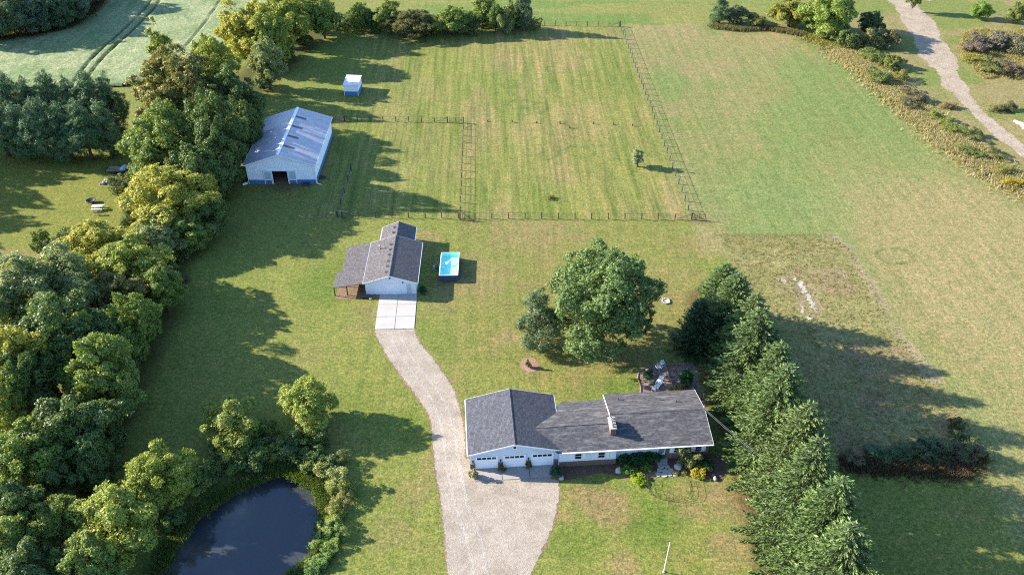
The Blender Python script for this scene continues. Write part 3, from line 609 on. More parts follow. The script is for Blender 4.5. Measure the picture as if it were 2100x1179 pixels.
for v in (1.3, 2.9, 4.3, 6.1, 7.6, 9.0, 13.0, 14.6):
    u = 3.75; z = 2.38+(3.72-2.38)*u/4.3 if v < 11 else 2.42+1.18*(u-1.5)/2.875
    MB().box(u-.18, u+.18, v-.15, v+.15, z-.05, z+.13).box(u-.24, u+.24, v-.2, v+.2, z+.13, z+.17).build('roof_vent', M['dark'], shop)
MB().tube([(1.9, 8.6, 2.8), (1.9, 8.6, 3.65)], .09, 8).lathe([(0, .2), (.17, .08), (.17, 0), (0, 0)], (1.9, 8.6, 3.65), 10).build('flue_pipe', M['steel'], shop)

# barn
BA = math.radians(.75); barn = empty('pole_barn', (-50.77, 141.35, 0), BA, 'large white metal barn with blue base band and open front doorway', 'barn')
u0, u1, v0, v1 = .4, 13.24, .4, 20.16; bh, br = 4.08, 6.2
wall_gable_v(M['barn_metal'], u0, u1, v0, v1, bh, br, 'wall', barn, (5.15, 7.98, 2.75))
MB().add([(u1+.004,v0,.9),(u1+.004,v1,.9),(u1+.004,v1,bh),(u1+.004,v0,bh)], [(0,1,2,3)]).build('side_cladding', M['barn_side'], barn)
for q in ((u0-.03, 5.15, v0-.03, v0-.003), (7.98, u1+.03, v0-.03, v0-.003), (u1+.006, u1+.03, v0, v1), (u0-.03, u0-.004, v0, v1), (u0-.03, u1+.03, v1+.003, v1+.03)): MB().box(*q, 0, .9).build('base_band', M['barn_blue'], barn)
MB().box(u0+.2, u1-.2, v0+.2, v1-.2, .005, .03).build('floor', M['soil'], barn)
roof_v(barn, 0, 13.64, 0, 20.56, 4.2, 6.40, M['barn_roof'])
MB().slab([(6.5,-.02,6.42),(6.82,-.02,6.50),(6.82,20.58,6.50),(6.5,20.58,6.42)], .03).slab([(6.82,-.02,6.50),(7.14,-.02,6.42),(7.14,20.58,6.42),(6.82,20.58,6.50)], .03).build('ridge_flashing', M['white'], barn)
for v in (4.0, 8.2, 12.4, 16.6):
    za = 6.4-.3226*.35+.012; zb = 6.4-.3226*2.35+.012
    MB().slab([(7.2,v-.35,za),(9.15,v-.35,zb+.02),(9.15,v+.35,zb+.02),(7.2,v+.35,za)], .02).build('skylight', M['dark'], barn)
tr_ = MB().box(5.03, 5.15, v0-.07, v0-.001, 0, 2.87).box(7.98, 8.10, v0-.07, v0-.001, 0, 2.87).box(5.15, 7.98, v0-.07, v0-.001, 2.75, 2.87).box(3.3, 9.9, v0-.14, v0-.071, 2.87, 3.0).build('door_frame', M['white'], barn)
for a, b in ((3.5, 4.95), (8.18, 9.63)):
    s_ = MB().box(a, a+.1, v0-.12, v0-.035, .05, 2.85).box(b-.1, b, v0-.12, v0-.035, .05, 2.85).box(a+.1, b-.1, v0-.12, v0-.035, 2.7, 2.85).box(a+.1, b-.1, v0-.12, v0-.035, .85, 1.0).build('sliding_door', M['white'], barn)
    MB().box(a+.1, b-.1, v0-.09, v0-.04, 1.0, 2.7).build('panel', M['door_grey'], s_); MB().box(a+.1, b-.1, v0-.09, v0-.04, .05, .85).build('panel', M['barn_blue'], s_)
MB().tube([(13.7,.2,4.05),(13.42,.3,3.6),(13.4,.3,.35),(13.55,.1,.15),(14.3,-.15,.08)], .07, 6).build('downspout', M['white'], barn)
for a in (u0-.03, u1-.05): MB().box(a, a+.08, v0-.05, v0-.031, 0, bh).build('corner_trim', M['white'], barn)
MB().box(8.6, 9.3, 3, 4.2, .03, 1.0).build('stored_crate', M['wood_tan'], barn)

# run-in shed
shed = empty('run_in_shed', (-38.54, 181.90, 0), math.radians(-2), 'small white flat-roofed shed with blue base standing alone in tree shadow', 'shed')
MB().add([(.1,.1,0),(3.3,.1,0),(3.3,4.9,0),(.1,4.9,0),(.1,.1,2.55),(3.3,.1,2.45),(3.3,4.9,2.75),(.1,4.9,2.85)], [(0,1,5,4),(1,2,6,5),(2,3,7,6),(3,0,4,7)]).build('wall', M['barn_metal'], shed)
for q in ((.07, 3.33, .07, .097), (3.303, 3.33, .1, 4.9), (.07, .097, .1, 4.9)): MB().box(*q, 0, 1.0).build('base_band', M['barn_blue'], shed)
MB().slab([(-.05,-.1,2.64),(3.45,-.1,2.54),(3.45,5.05,2.84),(-.05,5.05,2.94)], .07).build('roof', striped('white_roof_sheet', (.62, .62, .66), .4, 0, .02), shed)
for q in ((3.2, 3.34), (.06, .16)): MB().box(*q, .04, .069, 0, 2.5).build('corner_trim', M['white'], shed)

# ------------------------------------------------------------------ plants
def unit(a): return a/(np.linalg.norm(a, axis=-1, keepdims=True)+1e-9)
def leaves(pos, nrm, L, W, rng, along=None):
    n = len(pos); t = unit(np.cross(nrm, rng.normal(size=(n, 3)))) if along is None else unit(along)
    b = unit(np.cross(nrm, t)); L = L*rng.uniform(.65, 1.3, (n, 1)); W = W*rng.uniform(.7, 1.25, (n, 1))
    bend = nrm*L*.18*rng.uniform(-1, .4, (n, 1))
    return np.stack([pos-t*L*.5, pos+b*W*.5+bend*.3, pos+t*L*.5+bend, pos-b*W*.5+bend*.3], 1)
def lobed(name, R, H, t, nl, nleaf, L, W, seed, prof=None, mat_='leaf', spread=.5, lr=(.17, .34), fill=.11, upb=.35, far=(.40, .93)):
    """a crown of limbs' leaf masses (lobes), each set with leafy sprays that catch the light one by one"""
    rng = np.random.default_rng(seed); zc = H*(1+t)/2; rz = H*(1-t)/2
    d = unit(rng.normal(size=(nl*6, 3))); f = rng.uniform(*far, (nl*6, 1)); c = d*f; keep = []
    for i in range(len(c)):
        if all(np.linalg.norm(c[i]-c[j]) > 1.15/nl**.42 for j in keep): keep.append(i)
        if len(keep) >= nl: break
    c = c[keep]; nl = len(c); zf = (c[:, 2]+1)/2
    k = np.ones(nl) if prof is None else np.array([prof(z) for z in zf])
    cen = np.stack([c[:, 0]*R*k, c[:, 1]*R*k, zc+c[:, 2]*rz], 1); lrad = rng.uniform(*lr, nl)*R*np.clip(k, .5, 1.1)*(1.25-.45*np.linalg.norm(c, axis=1))
    ns = 16; M_ = nleaf//ns*3; pick = rng.choice(nl, M_, p=lrad**2/np.sum(lrad**2)); out = unit(cen-np.array([0, 0, zc-.3*rz]))
    dd = unit(rng.normal(size=(M_, 3))+.7*out[pick]+np.array([0, 0, upb])); wob = 1+.2*np.sin(dd[:, :1]*7+pick[:, None])*np.cos(dd[:, 1:2]*6+pick[:, None]*2)
    pos = cen[pick]+dd*lrad[pick][:, None]*rng.uniform(.72, 1.12, (M_, 1))*wob
    dist = np.linalg.norm(pos[:, None, :]-cen[None], axis=2)/lrad[None]; dist[np.arange(M_), pick] = 9
    ok = (dist.min(1) > .70) & (pos[:, 2] > .1); pos = pos[ok][:nleaf//ns]; dd = dd[ok][:nleaf//ns]; m = len(pos)
    rs = spread*rng.uniform(.55, 1.25, (m, 1)); sv = rng.random(m)
    e = unit(rng.normal(size=(m*ns, 3))+.55*np.repeat(dd, ns, 0)+np.array([0, 0, .35])); P = np.repeat(pos, ns, 0)+e*np.repeat(rs, ns, 0)*rng.uniform(.45, 1.08, (m*ns, 1))*np.array([1, 1, .72])
    D = e+.45*np.repeat(dd, ns, 0); V = np.repeat(sv, ns)*.5+rng.random(len(P))*.5
    nf = int(nleaf*fill); q = unit(rng.normal(size=(nf, 3)))*rng.uniform(.15, .66, (nf, 1)); kk = np.ones(nf) if prof is None else np.array([prof(z) for z in (q[:, 2]+1)/2])
    P = np.concatenate([P, np.stack([q[:, 0]*R*kk, q[:, 1]*R*kk, zc+q[:, 2]*rz], 1)]); D = np.concatenate([D, unit(rng.normal(size=(nf, 3))+[0, 0, .5])]); V = np.concatenate([V, rng.random(nf)*.4])  # fill leaves toned darker: shade inside the crown is put into their colour
    P[:, :2] *= R/np.percentile(np.hypot(P[:, 0], P[:, 1]), 98.5); P[:, 2] *= H/np.percentile(P[:, 2], 99.7)
    nrm = unit(unit(D)+.55*rng.normal(size=P.shape)); a = np.arctan2(P[:, 1], P[:, 0]); ph = rng.uniform(0, 6.28, 4); zz = P[:, 2]/H*4
    P[:, :2] *= (1+.10*np.sin(2*a+ph[0]+zz*.5)+.08*np.sin(3*a+ph[1]-zz)+.05*np.sin(5*a+ph[2]+zz))[:, None]; P[:, 2] = np.maximum(P[:, 2]*(1+.06*np.sin(a*2+ph[3])), .08)
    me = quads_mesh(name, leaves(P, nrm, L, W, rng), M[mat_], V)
    tb = MB(); rr = random.Random(seed); r0 = .022*H+.03
    tb.tube([(0, 0, -.15), (.05*rr.uniform(-1, 1), .05, H*.12), (.12*rr.uniform(-1, 1), .1, H*.35), (.2*rr.uniform(-1, 1), 0, H*.62), (0, 0, H*.85)], [r0*1.35, r0, r0*.8, r0*.45, r0*.12], 8)
    for i in range(min(nl, 14)):
        z0 = H*rr.uniform(.14, .5); e_ = cen[i]; m_ = (e_[0]*.45, e_[1]*.45, z0+(e_[2]-z0)*.65); tb.tube([(0, 0, z0), m_, tuple(e_)], [r0*.45, r0*.28, r0*.06], 5, False)
    tm = bpy.data.meshes.new(name+'_trunk'); tm.from_pydata(tb.v, [], tb.f); tm.materials.append(M['bark']); tm.polygons.foreach_set('use_smooth', [True]*len(tm.polygons))
    return dict(crown=me, trunk=tm, R=R, H=H)
def spruce(name, R, H, seed, nb=12, dens=30, mat_='needle', step=.42, power=.85, droop=.16, L=.42, W=.13):
    rng = np.random.default_rng(seed); P = []; A_ = []; Nn = []; V = []; tb = MB()
    z = .35
    while z < H-.25:
        f = 1-z/H; Lb = R*(f**power)*(.92+.08*math.sin(z*3)); n = max(4, int(nb*(.55+.45*f))); a0 = rng.random()*6.28
        for k in range(n):
            if rng.random() < .16: continue      # bare gaps between the boughs
            a = a0+2*PI*k/n+rng.normal()*.16; lb = Lb*rng.uniform(.70, 1.14)+.12; m = max(5, int(dens*lb/R*(1.0)))
            t = rng.uniform(.12, 1, m)**.75; rad = np.array([math.cos(a), math.sin(a), 0]); tan = np.array([-rad[1], rad[0], 0])
            side = rng.choice([-1, 1], m); w_ = rng.random(m)**1.3*(.24*lb*(1.08-t)+.07)
            zz = z-droop*lb*np.sin(t*PI*.62)*1.5+droop*lb*.55*t**3+rng.normal(size=m)*.05
            p = rad[None]*(t*lb)[:, None]+tan[None]*(side*w_)[:, None]; p[:, 2] += zz-w_*.22
            al = rad[None]*(.8+.0*t)[:, None]+tan[None]*(side*(.75-.45*t))[:, None]+np.array([0, 0, 1.])*(rng.normal(size=m)*.22-.18+.35*t**2)[:, None]
            P.append(p); A_.append(al); V.append(np.clip(.12+.62*t**2+rng.normal(size=m)*.16+rng.normal()*.07, 0, 1)); Nn.append(np.array([0, 0, 1.])[None]*.9+rad[None]*.25+rng.normal(size=(m, 3))*.6)  # tone falls towards the trunk: inner shade painted into the needles
        z += step*(.55+.45*f)*rng.uniform(.85, 1.15)
    nc = 9000; zc_ = H*(1-rng.random(nc)**.5)*.97; rc_ = R*(1-zc_/H)**power*rng.random(nc)**.6*.62; ac = rng.uniform(0, 6.28, nc)   # inner branches close the view through, toned dark as painted inner shade
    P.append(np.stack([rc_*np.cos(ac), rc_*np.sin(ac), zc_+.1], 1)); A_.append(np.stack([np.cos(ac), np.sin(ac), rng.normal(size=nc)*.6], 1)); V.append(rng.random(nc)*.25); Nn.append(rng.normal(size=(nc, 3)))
    P = np.concatenate(P); A_ = unit(np.concatenate(A_)); V = np.concatenate(V); Nn = np.concatenate(Nn); Nn = unit(Nn-A_*np.sum(Nn*A_, 1, keepdims=True)); P[:, 2] = np.maximum(P[:, 2], .08)
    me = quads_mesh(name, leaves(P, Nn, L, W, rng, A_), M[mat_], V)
    tb.tube([(0, 0, -.15), (0, 0, H*.5), (0, 0, H*.98)], [.02*H, .011*H, .02], 7)
    tm = bpy.data.meshes.new(name+'_trunk'); tm.from_pydata(tb.v, [], tb.f); tm.materials.append(M['bark'])
    return dict(crown=me, trunk=tm, R=R, H=H)
oval = lambda z: 1.15*math.sin(PI*min(1, max(0, .12+.80*z)))**.55
cone = lambda z: max(.22, 1.15*(1-z)**.7+.08)
K_ = {}
K_['L1'] = lobed('broad_crown', 7.5, 16, .06, 84, 60000, .34, .23, 1, spread=.56, lr=(.12, .23)); K_['L2'] = lobed('broad_crown_open', 7.5, 15, .04, 66, 54000, .35, .24, 2, spread=.6, lr=(.13, .25))
K_['M1'] = lobed('round_crown', 4.8, 10, .04, 52, 34000, .27, .18, 3, spread=.44, lr=(.14, .27)); K_['M2'] = lobed('uneven_crown', 4.8, 11, .04, 36, 30000, .29, .19, 4, spread=.5, lr=(.15, .30)); K_['M3'] = lobed('tall_crown', 4.4, 12, .06, 46, 30000, .28, .18, 5, oval, spread=.44, lr=(.15, .28))
K_['MP'] = lobed('maple_crown', 7.6, 16.5, .02, 120, 70000, .29, .19, 6, lr=(.12, .20), spread=.40, far=(.5, .92), fill=.25)
K_['C1'] = lobed('column_crown', 2.2, 11, .02, 30, 14000, .26, .17, 7, oval, spread=.34)
K_['S1'] = lobed('shrub_round', 2.2, 3.4, 0, 16, 7000, .20, .14, 8, spread=.28); K_['S2'] = lobed('shrub_loose', 2.2, 3.8, 0, 11, 6000, .21, .13, 9, spread=.36); K_['S3'] = lobed('shrub_fine', 2.2, 3.0, 0, 20, 8000, .15, .09, 10, spread=.24)
K_['G1'] = lobed('garden_shrub', 1.0, 1.2, 0, 14, 4200, .11, .07, 11, spread=.12, lr=(.26, .42), far=(.3, .75)); K_['G2'] = lobed('garden_shrub_loose', 1.0, 1.4, 0, 9, 2600, .14, .08, 12, spread=.16)
K_['P1'] = lobed('pine_crown', 3.2, 11, .02, 46, 26000, .32, .07, 13, cone, 'needle', .38, (.22, .40)); K_['P2'] = lobed('pine_crown_open', 3.2, 11, .03, 34, 22000, .34, .07, 14, cone, 'needle', .42, (.22, .40))
K_['E1'] = spruce('spruce_crown', 6.0, 15, 21, 17, 115, power=.54); K_['E2'] = spruce('spruce_crown_b', 6.0, 15.5, 22, 15, 110, droop=.2, power=.6); K_['E3'] = spruce('spruce_crown_c', 5.6, 14, 23, 17, 110, power=.5)
prng = random.Random(77)
def plant(kind, X, Y, h, r, label, cat='tree', group=None, color='5f7a3a', name='broadleaf_tree', z=0.0, kcol=1.5, trunk=True, rz=None):
    k = K_[kind]; c = [v/kcol for v in lin(color)]; root = empty(name, (X, Y, z), prng.uniform(0, 6.28) if rz is None else rz, label, cat, group)
    root.scale = (r/k['R'], r/k['R'], h/k['H'])
    cr = link('crown' if trunk else 'foliage', k['crown'], root); cr.color = (*c, 1)
    link('trunk' if trunk else 'stem', k['trunk'], root)
    return root
def T(kind, xc, yt, w, h, label, color, name='broadleaf_tree', group=None, t=.08, cat='tree', **kw):
    X, Y, r = tree_fit(xc, yt, w, h, t); return plant(kind, X, Y, h, r, label, cat, group, color, name, **kw)
HG = 'trees of the left hedgerow'
YG, BG, MG, DG, OL, GG = 'bfc053', 'a6b552', '8aa04c', '6c8447', '8f8e48', '9caa6e'
hedge = [
 ('M1',660,-8,78,11,'dark green tree ending the left hedgerow at the top, beside the far hedge',MG),('L2',592,-20,112,13.5,'broad green tree at the top of the left hedgerow, cut by the photo edge',BG),
 ('L1',512,4,140,14.5,'tall yellow-green tree at the top of the left hedgerow beside the crop field',YG),('M3',545,84,76,11.5,'pale green tree with a bare whitish trunk behind the barn',GG),
 ('C1',333,43,60,16,'slim bright green tree standing up out of the hedgerow against the crop field',BG),('M3',437,76,92,15,'light green tree between the slim tree and the tall yellow-green tree',BG),
 ('L1',362,106,190,17,'huge dark olive tree, largest crown of the left hedgerow',OL),('M2',478,138,120,14,'dark green shaded tree right of the huge olive tree, behind the barn',DG),
 ('M1',497,205,84,13,'dark tree in shade at the left rear corner of the barn',DG),('L2',342,208,178,15,'fresh green broad tree in front of the huge olive tree',MG),
 ('M3',440,190,112,18,'tall dark green tree left of the barn front',DG),('L2',350,326,205,11.5,'round bright yellow-green tree beside the rock pile clearing',YG),
 ('M2',432,408,88,6.5,'low dark green tree on the lawn side of the round yellow-green tree',DG),('M1',318,446,112,6.5,'grey-green tree just below the round yellow-green tree',GG),
 ('M2',196,450,132,8,'low yellow-green tree at the bottom of the clearing',YG),('L1',92,503,220,13,'large grey-green tree at the left photo edge below the clearing',GG),
 ('M1',268,482,150,9.5,'mid green tree bulging onto the lawn below the grey-green tree',BG),('M3',332,545,88,8,'narrow green tree at the lawn edge level with the workshop',MG),
 ('L2',122,588,220,13.5,'wide dark green tree in the middle of the left edge wood',DG),('M1',216,680,165,12.5,'round mid green tree on the lawn edge left of the pond trees',MG),
 ('M3',34,664,150,12.5,'bright yellow-green tree lit by the sun at the left photo edge',YG),('M2',152,795,185,11,'dark green tree below the round mid green tree',DG),
 ('M1',58,860,165,10,'green tree above the lower left corner at the photo edge',MG),('M2',28,980,140,8,'dark tree near the lower left corner',DG),
 ('M1',274,600,115,10.5,'small green tree at the lawn edge above the round mid green tree',MG),('M2',122,935,110,6,'low dark tree filling the gap above the lower left corner',DG),
 ('M3',16,765,120,10.5,'yellowish tree cut by the left photo edge below the bright one',BG),('M2',64,1095,150,7,'dark tree in the lower left corner of the photo',DG),
 ('M2',160,640,150,11,'green tree between the wide dark tree and the lawn edge',MG),('M1',60,715,140,11,'dark tree behind the bright yellow-green edge tree',DG),
 ('M3',110,850,120,9.5,'green tree between two dark ones in the lower left wood',MG),('M1',195,890,110,7.5,'low tree at the lawn edge above the pond-bank tree',DG),
 ('M2',20,1050,130,7.5,'tree at the left photo edge above the bottom corner',MG),('M1',115,1010,120,6.5,'small green tree in the lower left wood, left of the pond-bank trees',MG),
 ('M2',250,548,140,8,'olive tree filling the hedgerow level with the workshop',OL),('M1',150,520,130,9,'light green tree between the two grey-green ones',BG),
 ('M2',20,590,140,11,'dark tree at the left photo edge below the large grey-green tree',DG),('M3',312,300,100,10,'green tree on the clearing side of the hedgerow, above the trailer',MG),
 ('M1',400,300,130,12,'shaded green tree between the barn and the fresh green broad tree',DG),('M2',445,265,100,13,'dark tree directly left of the barn roof',DG),
 ('M1',420,165,120,13,'olive-green tree at the right shoulder of the huge olive tree',OL),('M3',560,30,90,13,'green tree between the tall yellow-green and the broad top tree',BG),
 ('M1',385,438,104,6,'green tree at the lawn edge right of the round yellow-green tree',MG),('M2',70,1160,150,6,'dark tree cut by the bottom photo edge in the left corner',DG),
]
for k, xc, yt, w_, h, lab, c in hedge: T(k, xc, yt, w_, h, lab, c, group=HG)
for k, xc, yt, w_, h, lab, c in (('M1',330,906,140,8.7,'bright-topped tree on the left bank of the pond',BG),('M2',240,984,176,8.7,'leafy tree at the lower left of the pond bank',BG),('M1',182,1082,140,6.5,'small tree at the bottom edge left of the pond',MG),
    ('M2',470,812,134,6.2,'yellow-tipped tree behind the pond, left of a pair','9fae50'),('M1',630,770,122,6.6,'sunlit yellow-green tree behind the pond, right of a pair','a6b652')):
    T(k, xc, yt, w_, h, lab, c, group='trees round the pond')
# understorey of the left hedgerow and the wood
URN = 'undergrowth of the left hedgerow'; us = [(672,68,8),(640,92,8),(610,120,9),(575,150,9),(553,180,8),(520,240,9),(500,285,9),(478,320,8),(470,360,9),(468,400,9),(462,440,8),(440,470,9),(410,505,9),(380,532,9),(352,575,8),(348,610,8),(330,655,9),(316,690,9),(300,730,9),(285,770,8),(270,810,9),(258,855,9),(240,900,8),(215,950,9),(190,985,8),(150,1010,9),(280,395,7),(300,430,6),(285,470,6),(150,520,7),(110,515,6)]
words = ['first','second','third','fourth','fifth','sixth','seventh','eighth','ninth','tenth','eleventh','twelfth','thirteenth','fourteenth','fifteenth','sixteenth','seventeenth','eighteenth','nineteenth','twentieth']
ordw = lambda i: words[i] if i < 20 else ('twenty-'+words[i-20] if i < 29 else ('thirtieth' if i == 29 else 'thirty-'+words[i-30]))
for i, (px, py, s) in enumerate(us):
    X, Y = G(px, py); side = 'clearing' if i >= 26 else 'lawn'
    lab = f'leafy shrub at the foot of the hedgerow on the lawn side, {ordw(i)} from the top' if i < 26 else f'leafy shrub at the foot of the hedgerow facing the clearing, {ordw(i-26)} from the top'
    plant(('S1','S2','S3')[i % 3], X-1.6, Y, prng.uniform(2.2, 4.4), prng.uniform(1.9, 3.1), lab, 'shrub', URN, prng.choice([DG, MG, '6d7f45', '66753f']), 'shrub', trunk=False)
# pines at the left edge
PG = 'pines at the left edge'
for i, (xc, yt, w_, h) in enumerate(((18,150,78,13),(62,160,72,12.5),(104,150,74,13),(146,158,72,12.5),(186,148,76,13.5),(226,152,66,13),(-4,205,80,12),(40,210,80,12),(84,206,82,12.5),(128,212,80,12),(170,208,80,12.5),(212,205,74,12))):
    row = 'back' if i < 6 else 'front'; T(('P1','P2')[i % 2], xc, yt, w_, h, f'dark blue-green pine in the {row} row of the left clump, {ordw(i % 6)} from the left', '6f8f60', 'pine_tree', PG, .04)
for i, (x, y, h) in enumerate(((-119,118,13),(-121,126,14),(-118,134,13.5),(-120,142,14),(-117,150,13),(-123,158,14),(-110,108,12))):   # outside the frame: they shade the clearing
    plant('M1', x, y, h, 5.2, f'tree left of the photo edge shading the clearing, {ordw(i)} from the bottom', 'tree', 'trees outside the left edge', MG, 'broadleaf_tree')
# wood in the top left corner
k = 0
for (px, py) in ((10,72),(45,64),(85,58),(125,48),(160,28),(190,2),(-10,40),(30,30),(70,20),(110,8),(-30,80),(150,-14),(205,-30),(60,-14)):
    X, Y = G(px, py+12); plant(('M1','M2','M3')[k % 3], X, Y, prng.uniform(9.5, 12.5), prng.uniform(5, 6.5), f'dark tree of the top left corner wood, {ordw(k)} counted inwards from the field', 'tree', 'wood in the top left corner', prng.choice(['6e8668', '66805c', '7a8c62']), 'broadleaf_tree'); k += 1
# far hedge across the top
far_h = [('S2',706,26,52,4.2,'6b7f45'),('M1',738,6,52,7.6,'7d9548'),('S1',766,24,50,5.1,'5f7a44'),('M2',800,2,60,8.1,'96a84e'),('L2',846,16,103,6.8,'7f7f48'),('S1',885,32,60,4.2,'737f4a'),('M1',928,12,79,7.2,'93ab50'),('S2',958,28,60,5.1,'6f8246'),('C1',988,-20,52,10.2,'9bb055'),('M3',1016,8,40,7.6,'77934a'),('S2',1036,16,40,6.8,'96a468'),('C1',1052,-2,40,8.5,'a2b25a'),('P1',1074,-18,43,10.6,'5f7a58'),('S3',1094,34,36,3.4,'808a58')]
fl = ['low grey shrub','rounded green tree','small dark shrub','yellow-green tree','wide olive dome-shaped tree','low brown-green shrub','bright green bushy tree','dull green shrub','tall column-shaped tree','slender green tree','pale grey-green bush','yellowish column tree','dark conifer','little grass-green bush']
for (kk, xc, yt, w_, h, c), d in zip(far_h, fl): T(kk, xc, yt, w_, h, d+' in the far hedge along the top', c, 'broadleaf_tree' if kk[0] in 'MLC' else ('conifer_tree' if kk[0] == 'P' else 'shrub'), 'far hedge along the top', 0.02, 'shrub' if kk[0] == 'S' else 'tree', trunk=kk[0] != 'S')
for i, px in enumerate(range(705, 1095, 26)):
    X, Y = G(px, 52+3*math.sin(i)); plant('S3', X, Y, prng.uniform(2.0, 3.4), prng.uniform(2.0, 2.9), f'low bush along the foot of the far hedge, {ordw(i)} from the left', 'shrub', 'low bushes along the far hedge', prng.choice(['5f7642', '6b7a48', '55703f']), 'shrub', trunk=False)
# hedge and thicket at the top right
tr = [('P2',1478,-12,46,8,'5f7f52','dark conifer at the left end of the upper right hedge'),('S1',1513,12,60,4.2,'6f8058','grey-green rounded bush beside the conifer'),('S2',1556,28,50,3.2,'7f8448','low olive bush in the upper right hedge'),('M2',1622,-6,92,7.5,'a6a84e','yellow-green tree in the upper right hedge'),('L2',1700,-22,124,11.5,'97ad52','big leafy green tree of the upper right hedge'),('M1',1786,24,60,6,'5f7748','dark round tree right of the big leafy tree'),('S1',1738,60,56,4.5,'748a4c','green bush at the foot of the big leafy tree'),('S2',1790,56,62,5,'9b9a62','tan-green bush where the hedge turns downhill'),('S1',1824,62,50,4.5,'7d8058','grey bush on the track side of the hedge bend'),('S3',1795,98,56,3.2,'7f944a','green bush below the hedge bend'),('S1',1832,112,54,3,'87954a','olive bush in the hedge beside the track'),('S2',1808,140,60,2.6,'748a45','spreading green bush in the hedge'),('S3',1848,142,40,2.4,'96964e','small yellowish bush in the hedge'),('S2',1880,178,56,2.4,'817a5c','brown-grey twiggy bush in the hedge'),('S3',1865,200,44,1.8,'777a55','low twiggy bush in the hedge'),('S2',1925,226,50,1.8,'94a04c','green weed clump in the lower hedge'),('S3',1960,248,54,1.8,'8c9a4a','broad weed clump in the lower hedge'),('S2',2000,262,44,1.7,'76844a','dark weed clump in the lower hedge'),('S3',1990,296,54,1.5,'84924c','weed clump facing the field in the lower hedge'),('S2',2040,300,44,1.5,'7c8648','weed clump beside the track in the lower hedge'),('S3',2060,336,44,1.3,'9a9c48','yellowish weed clump near the right photo edge'),('S3',2080,360,50,1.4,'c0b03c','yellow-flowered goldenrod clump at the right photo edge'),('S3',1945,206,36,1.4,'b09a6a','tan weed clump beside the track'),
 ('S2',2000,70,66,3.6,'85786c','purple-grey bush right of the track'),('S1',2046,64,62,4,'8f8a78','grey twiggy bush in the right thicket'),('S3',2085,72,60,4,'8a8a6c','grey-green bush at the right photo edge thicket'),('S2',2030,118,60,2.6,'808a4c','green bush at the bottom of the right thicket'),('S3',2072,122,60,2.8,'8a7c68','brown bush at the bottom of the right thicket'),('S3',1995,108,40,1.8,'a8a850','yellow weeds at the left of the right thicket'),('M1',2012,4,44,4.6,'8fb04e','small round light-green tree in the top right'),('M2',2088,4,46,6,'8c9a50','tree at the top right photo corner'),('S2',2065,206,44,1.6,'7c7a4c','weeds behind the white timber stack'),('S3',2040,212,34,1.3,'9a9a60','pale weeds left of the white timber stack')]
for kk, xc, yt, w_, h, c, lab in tr: T(kk, xc, yt, w_, h, lab, c, 'shrub' if kk[0] == 'S' else ('conifer_tree' if kk[0] == 'P' else 'broadleaf_tree'), 'upper right hedge and thicket', 0.0, 'shrub' if kk[0] == 'S' else 'tree', trunk=kk[0] != 'S')
X, Y = G(1868, 26); plant('M2', X, Y, 6.5, 2.4, 'small tree with bare leaning trunk standing at the top right track', 'tree', None, '8fa04c', 'broadleaf_tree', z=1.2)
# trees of the garden
T('MP', 1238, 500, 232, 16.5, 'big round maple behind the house, largest garden tree', '7c9758', 'maple_tree', None, .04)
T('P2', 1104, 588, 108, 10.0, 'dark green pine standing left of the big maple', '6e8456', 'pine_tree', None, .04)
X, Y = G(1307, 342); plant('C1', X, Y, 4.4, 1.4, 'small sapling alone in the pasture near the right fence', 'tree', None, 'b8c48c', 'sapling')
X, Y = G(1407, 792); plant('C1', X, Y, 3.3, 1.1, 'dark green upright evergreen bush on the patio', 'shrub', None, '3f7a38', 'evergreen_bush', trunk=False)
X, Y = G(1083, 752); plant('G2', X, Y, 1.5, .55, 'young sapling in the round mulch ring', 'tree', None, '7f8f50', 'sapling')
for i, (x, y, h, r, kk) in enumerate(((31.4,100.5,10.6,5.2,'E3'),(31.6,95,13.0,5.8,'E1'),(32.6,89.4,13.8,6.0,'E2'),(31.6,83.5,15.8,6.2,'E3'),(32.8,78,15.2,6.0,'E2'),(31.7,72,17.0,6.3,'E1'),(32.9,66.5,16.0,6.1,'E3'),(32.2,61,16.8,6.1,'E2'),(32.8,55.5,16.8,6.2,'E1'),(32.2,50,16.6,6.2,'E3'),(32.7,44.5,16.4,6.2,'E2'),(32.2,39,16,6,'E1'))):
    plant(kk, x, y, h, r, f'tall dark spruce in the dense row right of the house, {ordw(i)} from the far end', 'tree', 'spruce row right of the house', ('7f9d58','84a05c','8aa25e','7f9a5a')[i % 4], 'spruce_tree', kcol=2.15)
plant('E3', 26.8, 94.0, 9.2, 4.0, 'shorter darker spruce standing left of the far end of the spruce row', 'tree', 'spruce row right of the house', '5f8050', 'spruce_tree', kcol=2.2)
# bank of the pond
bank = [(395,1000,2.4,2.2,MG),(430,975,2.2,2.3,DG),(470,955,2.6,2.4,MG),(520,945,2.8,2.4,DG),(560,938,2.6,2.4,MG),(600,935,2.6,2.3,DG),(640,945,2.4,2.2,DG),(655,965,2.0,1.8,MG),(690,985,2.6,2.2,'b0b86c'),(700,1010,2.0,1.8,'9fac58'),(695,1040,1.6,1.7,'a8a860'),(690,1065,1.6,1.6,'a0b04e'),(680,1090,1.5,1.6,'a3b85c'),(695,1095,1.5,1.4,'93a856'),(675,1120,1.2,1.6,'9cb455'),(660,1150,1.1,1.5,'8fae58'),(640,1172,1.0,1.4,'86a858'),(585,925,3.2,2.6,DG),(540,900,2.8,2.2,MG),(620,912,3.0,2.6,MG),(655,905,2.6,2.2,DG),(470,928,2.8,2.6,DG),(505,915,2.6,2.2,MG),(670,955,2.2,1.8,DG),(355,1075,2.0,1.8,DG),(690,950,1.8,1.6,'7f8f50')]
